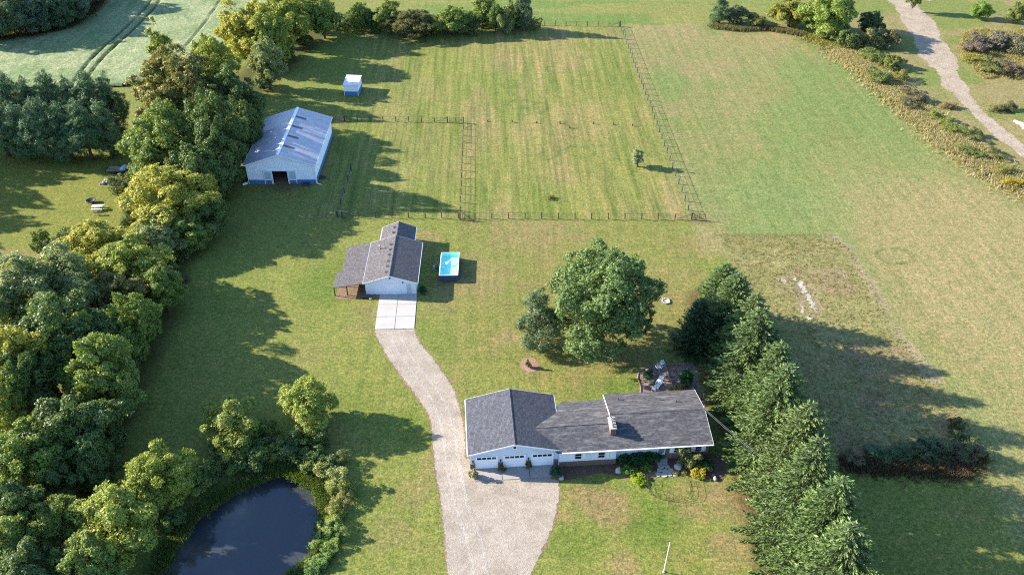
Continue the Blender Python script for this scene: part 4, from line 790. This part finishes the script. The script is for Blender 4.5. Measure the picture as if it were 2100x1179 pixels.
for i, (px, py, h, r, c) in enumerate(bank):
    X, Y = G(px, py); plant(('S1','S3','S2')[i % 3], X, Y, h, r, (f'shrub on the far bank of the pond, {ordw(i)} from the left' if i < 8 else f'bank shrub right of or behind the pond, {ordw(i-8)} in line'), 'shrub', 'shrubs round the pond', c, 'shrub', z=-.1, trunk=False)
# shaded thicket right of the spruces
for i, (px, py, h, r, c) in enumerate(((1750,945,.8,1.6,'7b7650'),(1800,935,1.1,2.1,'5f8050'),(1850,930,1.2,2.0,'5f7a50'),(1900,930,1.7,2.3,'657650'),(1950,930,1.9,2.4,'6b7650'),(1985,935,1.3,1.9,'7f7258'),(1960,880,1.8,1.2,'7f7e50'),(1968,905,1.6,1.6,'6b7a50'))):
    X, Y = G(px, py); plant(('S1','S2','S3')[i % 3], X, Y, h, r, f'scrub bush in the shaded thicket right of the spruces, {ordw(i)} from the left', 'shrub', 'shaded thicket right of the spruces', c, 'shrub', trunk=False)
X, Y = G(380, 578); plant('S2', X, Y, 1.0, .9, 'small brown bush alone on the shaded left lawn', 'shrub', None, '8a7a58', 'shrub', trunk=False)
X, Y = G(1130, 408); plant('S3', X, Y, .6, .8, 'tuft of brown weeds alone in the pasture', 'shrub', None, '8a7a48', 'shrub', trunk=False)
# garden planting in front of the house
gp = [(1290,946,1.1,1.5,'3f7038','dark green foundation shrub left under the triple window'),(1315,944,1.1,1.4,'3c6c36','dark green foundation shrub in the middle under the triple window'),(1336,940,1.1,1.3,'3f7038','dark green foundation shrub right beside the front door'),(1290,968,.9,1.0,'6f9a3c','rounded green bush in front of the foundation shrubs on the left'),(1324,962,.8,.85,'77a03c','rounded green bush in front of the foundation shrubs on the right'),(1309,984,.65,1.15,'a9c22c','bright lime-green hedge cushion on the red mulch'),(1425,954,1.0,1.1,'4f7a3c','dark green bush left of a pair under the brick wall'),(1448,956,1.0,1.1,'44703a','dark green bush right of a pair under the brick wall'),(1432,973,.9,1.1,'c6b93c','yellow bush at the right end of the front bed'),(1386,969,.4,.5,'b8b070','small pale plant beside the stone path'),(1402,970,.4,.45,'a8a860','small pale plant between the boulder and the yellow bush')]
for px, py, h, r, c, lab in gp:
    X, Y = G(px, py); plant('G1', X, Y, h, r, lab, 'shrub', None, c, 'garden_shrub', z=.02, trunk=False)
X, Y = G(1404, 952); plant('S2', X, Y, 2.6, 1.5, 'small weeping tree with pale leaves in the front bed', 'tree', None, 'a8ac6c', 'ornamental_tree')
for px, py, lab in ((1028,965,'climbing plant on the brick pier left of the middle garage door'),(1083,958,'climbing plant on the brick pier right of the middle garage door')):
    X, Y = G(px, py); plant('G2', X, Y, 1.2, .6, lab, 'plant', None, '8a7a44', 'climbing_plant', trunk=False)
X, Y = G(971, 980); plant('G2', X, Y, 1.5, .8, 'pale leafy plant at the left front corner of the garage', 'plant', None, 'b3b58c', 'garden_shrub', trunk=False)
X, Y = G(1140, 972); plant('G1', X, Y, 1.1, .9, 'dark green plant at the right front corner of the garage', 'plant', None, '47704c', 'garden_shrub', trunk=False)
X, Y = G(868, 598); plant('G2', X, Y, 1.2, .9, 'dark weeds at the right front corner of the workshop', 'plant', None, '3f6a3c', 'garden_shrub', trunk=False)
X, Y = G(1342, 790); plant('G2', X, Y, .8, .5, 'bright green plant beside the patio chair', 'plant', None, '6f9a3c', 'garden_shrub', trunk=False)
X, Y = G(1325, 770); plant('G2', X, Y, .8, 1.2, 'dark plant mass at the left end of the patio', 'plant', None, '4f7044', 'garden_shrub', trunk=False)
X, Y = G(1392, 800); plant('G2', X, Y, .5, 1.3, 'yellowing plants in the raised patio bed', 'plant', None, 'a89a54', 'garden_shrub', trunk=False)

# uncountable rough grass
def tufts(name, pts, hgt, color, label, seed, w=.05, mat_='reed', spread=.12, nb=4, lean=.45):
    rng = np.random.default_rng(seed); p = np.repeat(np.asarray(pts), nb, 0); n = len(p); a = rng.uniform(0, 2*PI, n); h = hgt*rng.uniform(.5, 1.2, n)
    b = p+rng.normal(size=(n, 2))*spread; ln = rng.normal(size=(n, 2))*lean*h[:, None]; wd = np.stack([np.cos(a), np.sin(a)], 1)*w
    z0 = np.zeros(n)-.02; Q = np.stack([np.c_[b-wd, z0], np.c_[b+wd, z0], np.c_[b+ln+wd*.3, h], np.c_[b+ln-wd*.3, h]], 1)
    o = link(name, quads_mesh(name, Q, M[mat_], rng.random(n))); o.color = (*[v/2.2 for v in lin(color)], 1); return tag(o, label, 'grass', kind='stuff')
def scatter(poly, n, seed, dens=None):
    rng = np.random.default_rng(seed); P = np.array(poly); lo = P.min(0); hi = P.max(0); q = rng.uniform(lo, hi, (n*4, 2)); q = q[inside(q[:, 0], q[:, 1], poly)]
    return q[:n]
tufts('rough_grass', scatter(TALL, 2600, 1), .14, 'b8ae74', 'tall rough grass patch right of the lawn', 2, .07, lean=1.6)
def along(line, n, width, seed):
    c = np.array(curve(line, 1.0)); rng = np.random.default_rng(seed); return c[rng.integers(0, len(c), n)]+rng.normal(size=(n, 2))*width
tufts('dry_weeds', along(HEDGE[3:], 6000, 2.4, 3), .6, 'ecdcb4', 'dry tan weeds along the right hedge', 4, .07)
tufts('green_weeds', along(HEDGE[2:], 5000, 2.0, 5), .5, 'bcbc6c', 'green and yellow weeds along the right hedge', 6, .08)
tufts('thicket_grass', along([G(1740,955), G(1850,962), G(1960,968), G(2005,940)], 1800, .8, 7), .5, '8a7860', 'brown grass rim of the shaded thicket', 8, .06)
tufts('bank_grass', np.array(POND_C)[np.random.default_rng(9).integers(0, len(POND_C)-1, 5000)]+np.random.default_rng(10).normal(size=(5000, 2))*.5, .55, '7f9a4c', 'grass and reeds fringing the pond', 11, .05)
tufts('hedge_foot_grass', along([G(1462,56), G(1520,62), G(1570,60), G(1640,72)], 1500, .7, 12), .9, '9c9a70', 'grey grass under the upper right hedge', 13, .07)
tufts('thicket_weeds', scatter([G(*q) for q in ((1975,68),(2010,58),(2060,66),(2110,58),(2112,150),(2085,166),(2050,158),(2015,164),(1995,140),(1980,128),(1962,100))], 2600, 15), .6, 'd0c488', 'yellow weeds under the right thicket', 16, .08)
tufts('wood_edge_weeds', along([G(-20,86), G(60,76), G(130,62), G(175,38), G(205,8)], 3000, 1.2, 17), 1.2, '7a6a48', 'brown weeds along the edge of the top left wood', 18, .09)

# ------------------------------------------------------------------ fences
def post(parent, x, y, h=1.25, r=.065, name='post', m_=None, lean=(0, 0)):
    return MB().tube([(x, y, -.1), (x+lean[0], y+lean[1], h)], r, 6).build(name, m_ or M['wood_grey'], parent)
frng = random.Random(5)
def fence(pts, label, spacing=3.0, h=1.25, wires=(.35, .75, 1.15), rw=.012, group='wire fences of the paddocks', skip=()):
    a = Vector((*pts[0], 0)); b = Vector((*pts[1], 0)); n = max(1, round((b-a).length/spacing)); root = empty('wire_fence', a, 0, label, 'fence', group); d = (b-a)/n
    for i in range(n+1):
        big_ = i in (0, n); p = d*i
        post(root, p.x, p.y, h*(1.12 if big_ else frng.uniform(.93, 1.06)), .13 if big_ else .088, lean=(frng.uniform(-.05, .05), frng.uniform(-.05, .05)))
    for z in wires: MB().tube([(0, 0, z), tuple((b-a)+Vector((0, 0, z)))], rw if z < max(wires) else rw*1.6, 4, False).build('wire', M['dark'], root)
    for s, q in ((1, Vector((0, 0, 0))), (-1, b-a)):
        e = q+s*d*.85; MB().tube([(q.x, q.y, 1.15), (e.x, e.y, .15)], .045, 5).build('brace', M['wood_grey'], root)
    return root
FR = (32.3, 129.1)
fence([G(702,446), FR], 'front wire fence crossing the lawn behind the workshop', 3.0)
fence([FR, (29.4, 226.5)], 'long right-hand wire fence running away from the gate corner', 3.1)
fence([(-9.35, 129.0), (-10.5, 168)], 'middle wire fence dividing the paddock from the pasture', 3.0)
fence([(-36.4, 169.0), (-14.0, 168.2)], 'rear paddock fence running from the barn to the middle fence', 2.8)
fence([(29.2, 226.5), G(1095,52)], 'far wire fence along the top of the pasture', 3.0)
fence([G(692,445), G(720,350)], 'short shaded wire fence beside the barn', 4.0)
for i, (px, py) in enumerate(((1000,250),(1050,251),(1100,253),(1148,254),(1168,263),(1217,255),(1258,256),(1297,259))):
    X, Y = G(px, py); o = MB().tube([(0, 0, -.1), (.03, 0, .42+.1*(i % 2))], .13, 7).build('fence_stub', M['wood_grey']); o.location = (X, Y, 0); tag(o, f'short dark post stub left in the open pasture, {words[i]} from the left', 'post', 'post stubs across the pasture')
def gate(P, Q, label, h=1.25, bars=6, m_='black', name='farm_gate', cross=False):
    a = Vector((*P, 0)); d = Vector((*Q, 0))-a; L = d.length; root = empty(name, a, math.atan2(d.y, d.x), label, 'gate'); b = MB()
    for u in (.05, L-.05, L/2): b.tube([(u, 0, .15), (u, 0, h)], .03, 6)
    b.build('frame', M[m_], root)
    for k in range(bars):
        z = .18+(h-.2)*k/(bars-1); MB().tube([(.05, 0, z), (L-.05, 0, z)], .022, 5).build('bar', M[m_], root)
    if cross: MB().tube([(.05, 0, .2), (L-.05, 0, h)], .03, 5).tube([(.05, 0.01, h), (L-.05, 0.01, .2)], .03, 5).build('cross_brace', M[m_], root)
gate((32.6, 129.1), G(1446,452), 'dark tube gate at the right front corner of the pasture', 1.35, 7)
gate((-13.6, 168.2), (-10.8, 168.1), 'tube gate at the rear end of the middle fence')
gate(G(691,248), G(704,249), 'pale cross-braced gate beside the rear corner of the barn', 1.3, 3, 'wood_tan', cross=True)
gate((-8.9, 129.0), G(975,453), 'tube gate in the front fence at the foot of the middle fence', 1.25, 5)
gate(G(693,444), G(712,446), 'grey mesh gate at the left end of the front fence', 1.2, 6, 'steel')

# ------------------------------------------------------------------ pool
pool = empty('frame_pool', (-11.75, 110.45, 0), math.radians(.6), 'rectangular above-ground pool with turquoise liner beside the workshop', 'pool')
PW, PL, PH = 3.0, 6.45, 1.2
MB().add([(0,0,.05),(PW,0,.05),(PW,PL,.05),(0,PL,.05),(.02,.02,PH),(PW-.02,.02,PH),(PW-.02,PL-.02,PH),(.02,PL-.02,PH)], [(0,1,5,4),(1,2,6,5),(2,3,7,6),(3,0,4,7)]).build('wall', M['pool_wall'], pool)
MB().add([(.06,.06,.52),(PW-.06,.06,.52),(PW-.06,PL-.06,.52),(.06,PL-.06,.52),(.06,.06,PH),(PW-.06,.06,PH),(PW-.06,PL-.06,PH),(.06,PL-.06,PH)], [(0,1,2,3),(0,1,5,4),(1,2,6,5),(2,3,7,6),(3,0,4,7)]).build('liner', M['liner'], pool)
rl = MB(); rl.tube([(0,0,PH),(PW,0,PH)], .05, 8).tube([(PW,0,PH),(PW,PL,PH)], .05, 8).tube([(PW,PL,PH),(0,PL,PH)], .05, 8).tube([(0,PL,PH),(0,0,PH)], .05, 8); rl.build('top_rail', M['white'], pool)
for i in range(6):
    for u, s in ((0, -1), (PW, 1)):
        v = .4+i*(PL-.8)/5; MB().tube([(u, v, PH), (u+s*.08, v, PH*.5), (u+s*.42, v, .05)], .03, 6).build('leg', M['dark'], pool)
for i in range(3):
    for v, s in ((0, -1), (PL, 1)):
        u = .5+i; MB().tube([(u, v, PH), (u, v+s*.08, PH*.5), (u, v+s*.42, .05)], .03, 6).build('leg', M['dark'], pool)
mw, tw, pw_, ow = new_mat('pool_water'); tw.nodes.remove(pw_)
gl = N(tw, 'ShaderNodeBsdfGlossy'); gl.inputs['Roughness'].default_value = .05; tp = N(tw, 'ShaderNodeBsdfTransparent'); tp.inputs[0].default_value = (.85, .98, .99, 1); mxs = N(tw, 'ShaderNodeMixShader'); mxs.inputs[0].default_value = .03
tw.links.new(tp.outputs[0], mxs.inputs[1]); tw.links.new(gl.outputs[0], mxs.inputs[2]); tw.links.new(mxs.outputs[0], ow.inputs[0])
MB().add([(.062,.062,PH-.22),(PW-.062,.062,PH-.22),(PW-.062,PL-.062,PH-.22),(.062,PL-.062,PH-.22)], [(0,1,2,3)]).build('water', mw, pool)
MB().tube([(1.75,PL-1.6,PH-.15),(1.5,PL-2.1,PH-.14),(1.15,PL-2.55,PH-.15)], .05, 6).tube([(1.75,PL-1.6,PH-.15),(1.9,PL-1.2,PH-.15)], .05, 6).lathe([(.05,0),(.24,0),(.24,.06),(.05,.06)], (1.0,PL-2.75,PH-.2), 12).build('floating_skimmer', M['white'], pool)
pm = empty('pool_pump', (*G(890, 551), 0), 0, 'pool filter pump with grey hoses left of the pool', 'pump')
MB().lathe([(0, .55), (.17, .5), (.2, .3), (.2, .05), (.26, 0)], (0, 0, .03), 12).build('filter_body', M['steel'], pm, True)
MB().box(.25, .6, -.15, .15, .02, .3).build('motor', M['dark'], pm)
MB().tube([(.05,.1,.4),(.2,.6,.35),(.65,1.0,.5),(.85,1.4,.75)], .045, 6).tube([(.1,-.1,.25),(.3,-.5,.1),(.6,-.8,.2),(.78,-.8,.5)], .045, 6).build('hose', M['steel'], pm)

# ------------------------------------------------------------------ things in the clearing on the left
X, Y = G(243, 352); trl = empty('utility_trailer', (X, Y, 0), math.radians(-4), 'black utility trailer with a pale blue tarp at the clearing edge', 'trailer')
MB().box(-1.9, 1.5, -.95, .95, .55, .63).build('deck', M['wood_tan'], trl)
rb = MB()
for y in (-.95, .95):
    rb.tube([(-1.9, y, 1.05), (1.5, y, 1.05)], .04, 6)
    for k in range(6): rb.tube([(-1.9+k*.68, y, .6), (-1.9+k*.68, y, 1.05)], .035, 5)
rb.tube([(-1.9,-.95,1.05),(-1.9,.95,1.05)], .04, 6); rb.build('side_rail', M['black'], trl)
for y in (-1.08, 1.08):
    wl_ = MB(); wl_.lathe([(.12,-.09),(.30,-.09),(.34,-.05),(.34,.05),(.30,.09),(.12,.09)], (0,0,0), 16); wl_.v = [(x-.2, y+z, .36+yy) for x, yy, z in wl_.v]; wl_.build('wheel', M['black'], trl)
MB().tube([(-1.9,-.8,.5),(-3.2,0,.45)], .05, 6).tube([(-1.9,.8,.5),(-3.2,0,.45)], .05, 6).build('drawbar', M['black'], trl)
tp_ = MB(); gr = [[(.55+i*.28, -1.1+j*.32, .68+.55*math.sin(PI*(i+.5)/5)*math.sin(PI*(j+.7)/8)+.08*math.sin(i*2.3+j*1.7)) for j in range(8)] for i in range(5)]
tp_.add([p for r_ in gr for p in r_], [(i*8+j, (i+1)*8+j, (i+1)*8+j+1, i*8+j+1) for i in range(4) for j in range(7)]); tpo = tp_.build('tarp', M['tarp'], None, True); tpo.location = (X+.2, Y, .12); tpo.rotation_euler = (0, 0, math.radians(-4)); tag(tpo, 'crumpled pale blue tarp lying on the trailer', 'tarp')
sr = random.Random(8); xs = np.linspace(203, 236, 12)
n_ = 0
for i in range(26):
    px = sr.uniform(203, 237); py = 377-abs(sr.gauss(0, 3))-(3 if 216 < px < 232 else 0); X, Y = G(px, py+2); lift = sr.uniform(.1, .9) if 214 < px < 233 else .15
    o = MB().rock((0, 0, 0), sr.uniform(.22, .45), sr).build('rock', M['stone'] if sr.random() < .45 else M['stone_dark']); o.location = (X, Y, lift*.7)
    tag(o, 'grey stone in the rock pile of the left clearing', 'rock', 'stones of the rock pile')
X, Y = G(188, 416); fp = empty('fire_bowl', (X, Y, 0), 0, 'black round fire bowl beside the white picnic table', 'fire pit')
MB().lathe([(.0,.32),(.5,.36),(.85,.62),(.92,.62),(.92,.58),(.6,.28),(0,.24)], (0,0,0), 18).build('bowl', M['black'], fp, True)
for k in range(3): MB().tube([(.5*math.cos(k*2.1), .5*math.sin(k*2.1), .32), (.75*math.cos(k*2.1), .75*math.sin(k*2.1), 0)], .03, 5).build('leg', M['black'], fp)
MB().tube([(.9,-.1,.6),(1.5,-.5,.55)], .05, 5).build('handle', M['wood_grey'], fp)
X, Y = G(202, 429); pt = empty('picnic_table', (X, Y, 0), math.radians(3), 'white picnic table with two benches in the clearing', 'table')
for k in range(4): MB().box(-.95, .95, -.38+k*.2, -.38+k*.2+.17, .72, .76).build('plank', M['white'], pt)
for y in (-.85, .6):
    MB().box(-.95, .95, y, y+.25, .43, .47).build('bench', M['white'], pt)
for x in (-.7, .7):
    MB().tube([(x,-.3,.72),(x,-.75,0)], .05, 4).tube([(x,.3,.72),(x,.75,0)], .05, 4).tube([(x,-.8,.42),(x,.8,.42)], .045, 4).build('trestle', M['wood_grey'], pt)
bn = empty('garden_bench', (*G(203, 441), 0), math.radians(-2), 'low dark-framed bench in front of the picnic table', 'bench')
for k in range(3): MB().box(-.95, .95, -.2+k*.14, -.2+k*.14+.11, .42, .45).build('slat', M['wood_grey'], bn)
for x in (-.85, .85): MB().tube([(x,-.2,0),(x,-.2,.42),(x,.2,.42),(x,.2,0)], .035, 5).build('leg', M['white'], bn)

# white timber stack at the right photo edge
for i, (px, py, a, L, z) in enumerate(((2086,252,-52,4.5,.12),(2092,256,-48,4.6,.12),(2098,262,-55,4.2,.12),(2090,258,-50,4.0,.36),(2097,266,-35,3.2,.36))):
    X, Y = G(px, py); o = MB().box(-L/2, L/2, -.22, .22, -.11, .11).build('timber', M['white']); o.location = (X+1, Y-1, z+.01*i); o.rotation_euler = (0, .01*i, math.radians(a)); tag(o, f'white painted timber at the right photo edge, {words[i]} of the heap', 'timber', 'white timber heap')
# fire ring on the lawn
X, Y = G(1366, 618); fr_ = empty('stone_fire_ring', (X, Y, 0), 0, 'small ring of pale stones on the lawn right of the maple', 'fire ring')
rr_ = random.Random(4)
for k in range(11):
    a = k*2*PI/11; MB().rock((.55*math.cos(a), .6*math.sin(a), .12), .17, rr_).build('stone', M['stone'], fr_)
MB().lathe([(0,.05),(.42,.05),(.42,.0)], (0,0,0), 14).build('ash', plain('pale_ash', (.5,.48,.46), .95, .2, 6), fr_)
# front garden: boulders, path, edging fence, pole
for px, py, r, lab in ((1268,967,.55,'pale boulder at the left of the front bed'),(1390,961,.6,'grey boulder beside the weeping tree'),(1151,981,.35,'white stone at the lawn corner by the garage'),(1466,982,.3,'small stone at the right end of the front bed')):
    X, Y = G(px, py); o = MB().rock((0,0,0), r, rr_, .9).build('boulder', M['stone'], None, True); o.location = (X, Y, r*.45); tag(o, lab, 'boulder')
k = 0
for (px, py, r) in ((1350,973,.42),(1362,974,.45),(1374,972,.42),(1384,973,.4),(1352,965,.38),(1364,966,.4),(1376,964,.36),(1356,958,.36),(1368,957,.36)):
    X, Y = G(px, py); b = MB(); n = 7; ang = [2*PI*i/n+rr_.uniform(-.2, .2) for i in range(n)]; b.slab([(r*rr_.uniform(.85,1.1)*math.cos(a), r*rr_.uniform(.8,1.05)*math.sin(a), .07) for a in ang], .06)
    o = b.build('stepping_stone', M['concrete']); o.location = (X, Y, .015); tag(o, f'flat pale stepping stone of the front path, {words[k]} counted from the lawn', 'stone', 'stepping stones of the front path'); k += 1
ln = curve([G(*p) for p in ((1326,981),(1328,1000),(1336,1014),(1352,1023),(1380,1027),(1412,1022),(1416,1005),(1411,985))], .55)
gf = empty('garden_wire_fence', (*ln[0], 0), 0, 'low curved wire border fence on the front lawn', 'fence')
q = [(x-ln[0][0], y-ln[0][1]) for x, y in ln]
for x, y in q: MB().tube([(x, y, 0), (x, y, .82)], .022, 5).build('stake', M['wood_grey'], gf)
for z in (.12, .4, .78): MB().tube([(x, y, z) for x, y in q], .014, 4, False).build('wire', M['wood_grey'], gf)
X, Y = G(1361, 1172); fpole = empty('flag_pole', (X, Y, 0), 0, 'thin white pole on the front lawn at the bottom edge', 'pole')
MB().tube([(0,0,0),(0.05,0,2.4),(.1,0,5.2)], [.05,.045,.035], 8).build('shaft', M['white'], fpole); MB().lathe([(0,5.32),(.06,5.27),(.06,5.2),(0,5.18)], (.1,0,0), 8).build('finial', M['white'], fpole); MB().lathe([(.18,0),(.18,.08),(.06,.1)], (0,0,0), 10).build('base', M['concrete_old'], fpole)
# patio furniture
X, Y = G(1351, 758); tb_ = empty('patio_table', (X, Y, 0), 0, 'round white wrought-iron table on the patio', 'table')
b = MB(); b.lathe([(.52,.72),(.56,.72),(.56,.75),(.52,.75),(.52,.72)], (0,0,0), 24)
for k in range(6): b.tube([(.1*math.cos(k*PI/3), .1*math.sin(k*PI/3), .735), (.54*math.cos(k*PI/3), .54*math.sin(k*PI/3), .735)], .022, 4)
b.lathe([(.26,.725),(.3,.725),(.3,.745),(.26,.745),(.26,.725)], (0,0,0), 18); b.lathe([(.07,.725),(.11,.725),(.11,.745),(.07,.745)], (0,0,0), 12); b.build('top', M['white'], tb_)
for k in range(3): MB().tube([(.15*math.cos(k*2.09+.5), .15*math.sin(k*2.09+.5), .73), (.2*math.cos(k*2.09+.5), .2*math.sin(k*2.09+.5), .35), (.45*math.cos(k*2.09+.5), .45*math.sin(k*2.09+.5), 0)], .02, 5).build('leg', M['white'], tb_)
def iron_chair(px, py, rz, label, s=1.0):
    c = empty('patio_chair', (*G(px, py), .01), rz, label, 'chair'); c.scale = (s, s, s)
    for k in range(5): MB().box(-.24, .24, -.22+k*.095, -.22+k*.095+.075, .43, .45).build('seat_slat', M['white'], c)
    for k in range(4): MB().box(-.24+k*.13, -.24+k*.13+.09, .22, .25, .45, .95).build('back_slat', M['white'], c)
    for x in (-.24, .24):
        for y in (-.22, .24): MB().tube([(x, y, 0), (x, y, .45)], .02, 5).build('leg', M['white'], c)
    for x in (-.26, .26): MB().box(x-.03, x+.03, -.24, .26, .63, .66).build('arm', M['white'], c)
iron_chair(1358, 750, .3, 'white iron chair behind the round patio table')
lg = empty('garden_lounger', (*G(1350, 791), .01), math.radians(58), 'pale slatted reclining chair on the patio', 'chair')
for k in range(8): MB().box(-.9+k*.16, -.9+k*.16+.12, -.34, .34, .36, .39).build('slat', M['white'], lg)
for k in range(5):
    x = .42+k*.12; z = .42+k*.13; MB().add([(x,-.34,z),(x+.09,-.34,z+.1),(x+.09,.34,z+.1),(x,.34,z),(x+.03,-.34,z-.03),(x+.12,-.34,z+.07),(x+.12,.34,z+.07),(x+.03,.34,z-.03)], [(0,1,2,3),(4,5,6,7),(0,1,5,4),(2,3,7,6),(0,3,7,4),(1,2,6,5)]).build('back_slat', M['white'], lg)
for x in (-.8, .35):
    for y in (-.3, .3): MB().box(x-.035, x+.035, y-.03, y+.03, 0, .36).build('leg', M['white'], lg)
for y in (-.36, .36): MB().box(-.4, .5, y-.05, y+.05, .58, .61).build('arm', M['white'], lg)
iron_chair(1341, 802, 2.6, 'white metal chair close to the rear house wall')
ed = curve([G(*p) for p in ((1313,806),(1313,790),(1307,772),(1318,756),(1350,749),(1364,748))], .6)
eg = empty('patio_edging', (*ed[0], 0), 0, 'pale edging board round the left of the patio', 'edging'); q = [(x-ed[0][0], y-ed[0][1], .1) for x, y in ed]
MB().tube(q, .05, 5).build('board', M['wood_tan'], eg)
for i, (a, b_, lab) in enumerate((((1364,748),(1373,777),'pale timber edge dividing the patio at the back'),((1376,783),(1384,806),'pale timber edge dividing the patio near the house'),((1364,748),(1406,747),'timber edge along the far side of the patio'),((1420,790),(1427,812),'timber edge at the right side of the patio'))):
    P_, Q_ = G(*a), G(*b_); L = math.hypot(Q_[0]-P_[0], Q_[1]-P_[1]); o = MB().box(0, L, -.05, .05, .0, .16).build('edging_board', M['wood_tan']); o.location = (*P_, .012); o.rotation_euler = (0, 0, math.atan2(Q_[1]-P_[1], Q_[0]-P_[0])); tag(o, lab, 'edging')
# trellis wood at the right rear corner of the house
tl_ = empty('wooden_trellis', (*G(1437, 822), 0), 0, 'pale broken wooden trellis at the right rear house corner', 'trellis')
for k in range(4): MB().tube([(.25*k, -.2*k, 0), (.25*k+.1*(k-1.5), -.2*k, 1.3+.3*(k % 2))], .03, 5).build('slat', M['wood_tan'], tl_)
MB().tube([(0,0,.7),(.8,-.6,.75)], .03, 5).build('rail', M['wood_tan'], tl_)
wr = empty('wood_rack', (*L2W(31.0, 6.4), 0), HA, 'tan wooden box at the right house end under the spruces', 'box')
for k in range(5): MB().box(-.1+k*.16, -.1+k*.16+.14, -1.0, 1.0, .5, .54).build('plank', M['wood_tan'], wr)
MB().box(-.08, .68, -.96, .96, 0, .49).build('body', M['wood_tan'], wr)
# service drop
mx_, my_ = L2W(30.5, 4.6)
pole = empty('utility_pole', (33.5, 60.2, 0), 0, 'wooden utility pole hidden among the spruces', 'pole'); MB().tube([(0,0,0),(0,0,8.4)], [.16,.11], 8).build('shaft', M['wood_grey'], pole); MB().box(-.9,.9,-.06,.06,7.7,7.85).build('crossarm', M['wood_grey'], pole)
for i, dz in enumerate((0, -.25)):
    pts = [(mx_+(33.5-mx_)*t, my_+(60.2-my_)*t, 4.3+dz+(7.6-4.3)*t-1.0*4*t*(1-t)*.35) for t in np.linspace(0, 1, 12)]
    o = MB().tube(pts, .011, 5).build('service_cable', M['steel']); tag(o, ('upper' if i == 0 else 'lower')+' overhead cable from the right house gable into the spruces', 'cable')
# things leaning at the workshop front
ms = empty('tool_cart', (*G(752, 611), 0), 0, 'dark cart with junk against the left workshop front', 'cart')
MB().box(-.7,.7,-.25,.25,.35,.5).build('tray', M['dark'], ms); MB().tube([(.7,0,.4),(1.5,.1,.8)], .03, 5).build('handle', M['dark'], ms)
for x in (-.5, .5): MB().tube([(x,-.3,.2),(x,-.22,.2)], .2, 12).build('wheel', M['black'], ms)
X, Y = G(760, 611); o = MB().rock((0,0,0), .2, rr_).build('white_bucket', M['white'], None, True); o.location = (X, Y-.3, .12); tag(o, 'small white lump on the ground before the workshop cart', 'bucket')
X, Y = G(630, 377); wt = empty('water_trough', (X, Y-.6, 0), 0, 'dark stock trough in front of the right barn wall', 'trough')
MB().box(-.7,.7,-.3,.3,0,.05).box(-.7,-.64,-.3,.3,.05,.45).box(.64,.7,-.3,.3,.05,.45).box(-.64,.64,-.3,-.24,.05,.45).box(-.64,.64,.24,.3,.05,.45).build('tub', M['dark'], wt)
X, Y = G(655, 366); pl_ = empty('wooden_pallet', (X+.6, Y+.3, 0), 0, 'grey wooden pallet lying at the right front corner of the barn', 'pallet')
for k in range(5): MB().box(-.6, .6, -.5+k*.22, -.5+k*.22+.15, .1, .13).build('plank', M['wood_grey'], pl_)
for x in (-.55, 0, .5): MB().box(x, x+.06, -.5, .55, .0, .1).build('bearer', M['wood_grey'], pl_)
lg2 = MB().tube([(0,0,.1),(1.0,.9,.16)], .12, 7).tube([(.1,-.3,.1),(.9,.3,.12)], .08, 7).build('scrap_metal', M['white']); lg2.location = (*G(498, 379), 0); tag(lg2, 'pale scrap pipe lying at the left front corner of the barn', 'scrap')
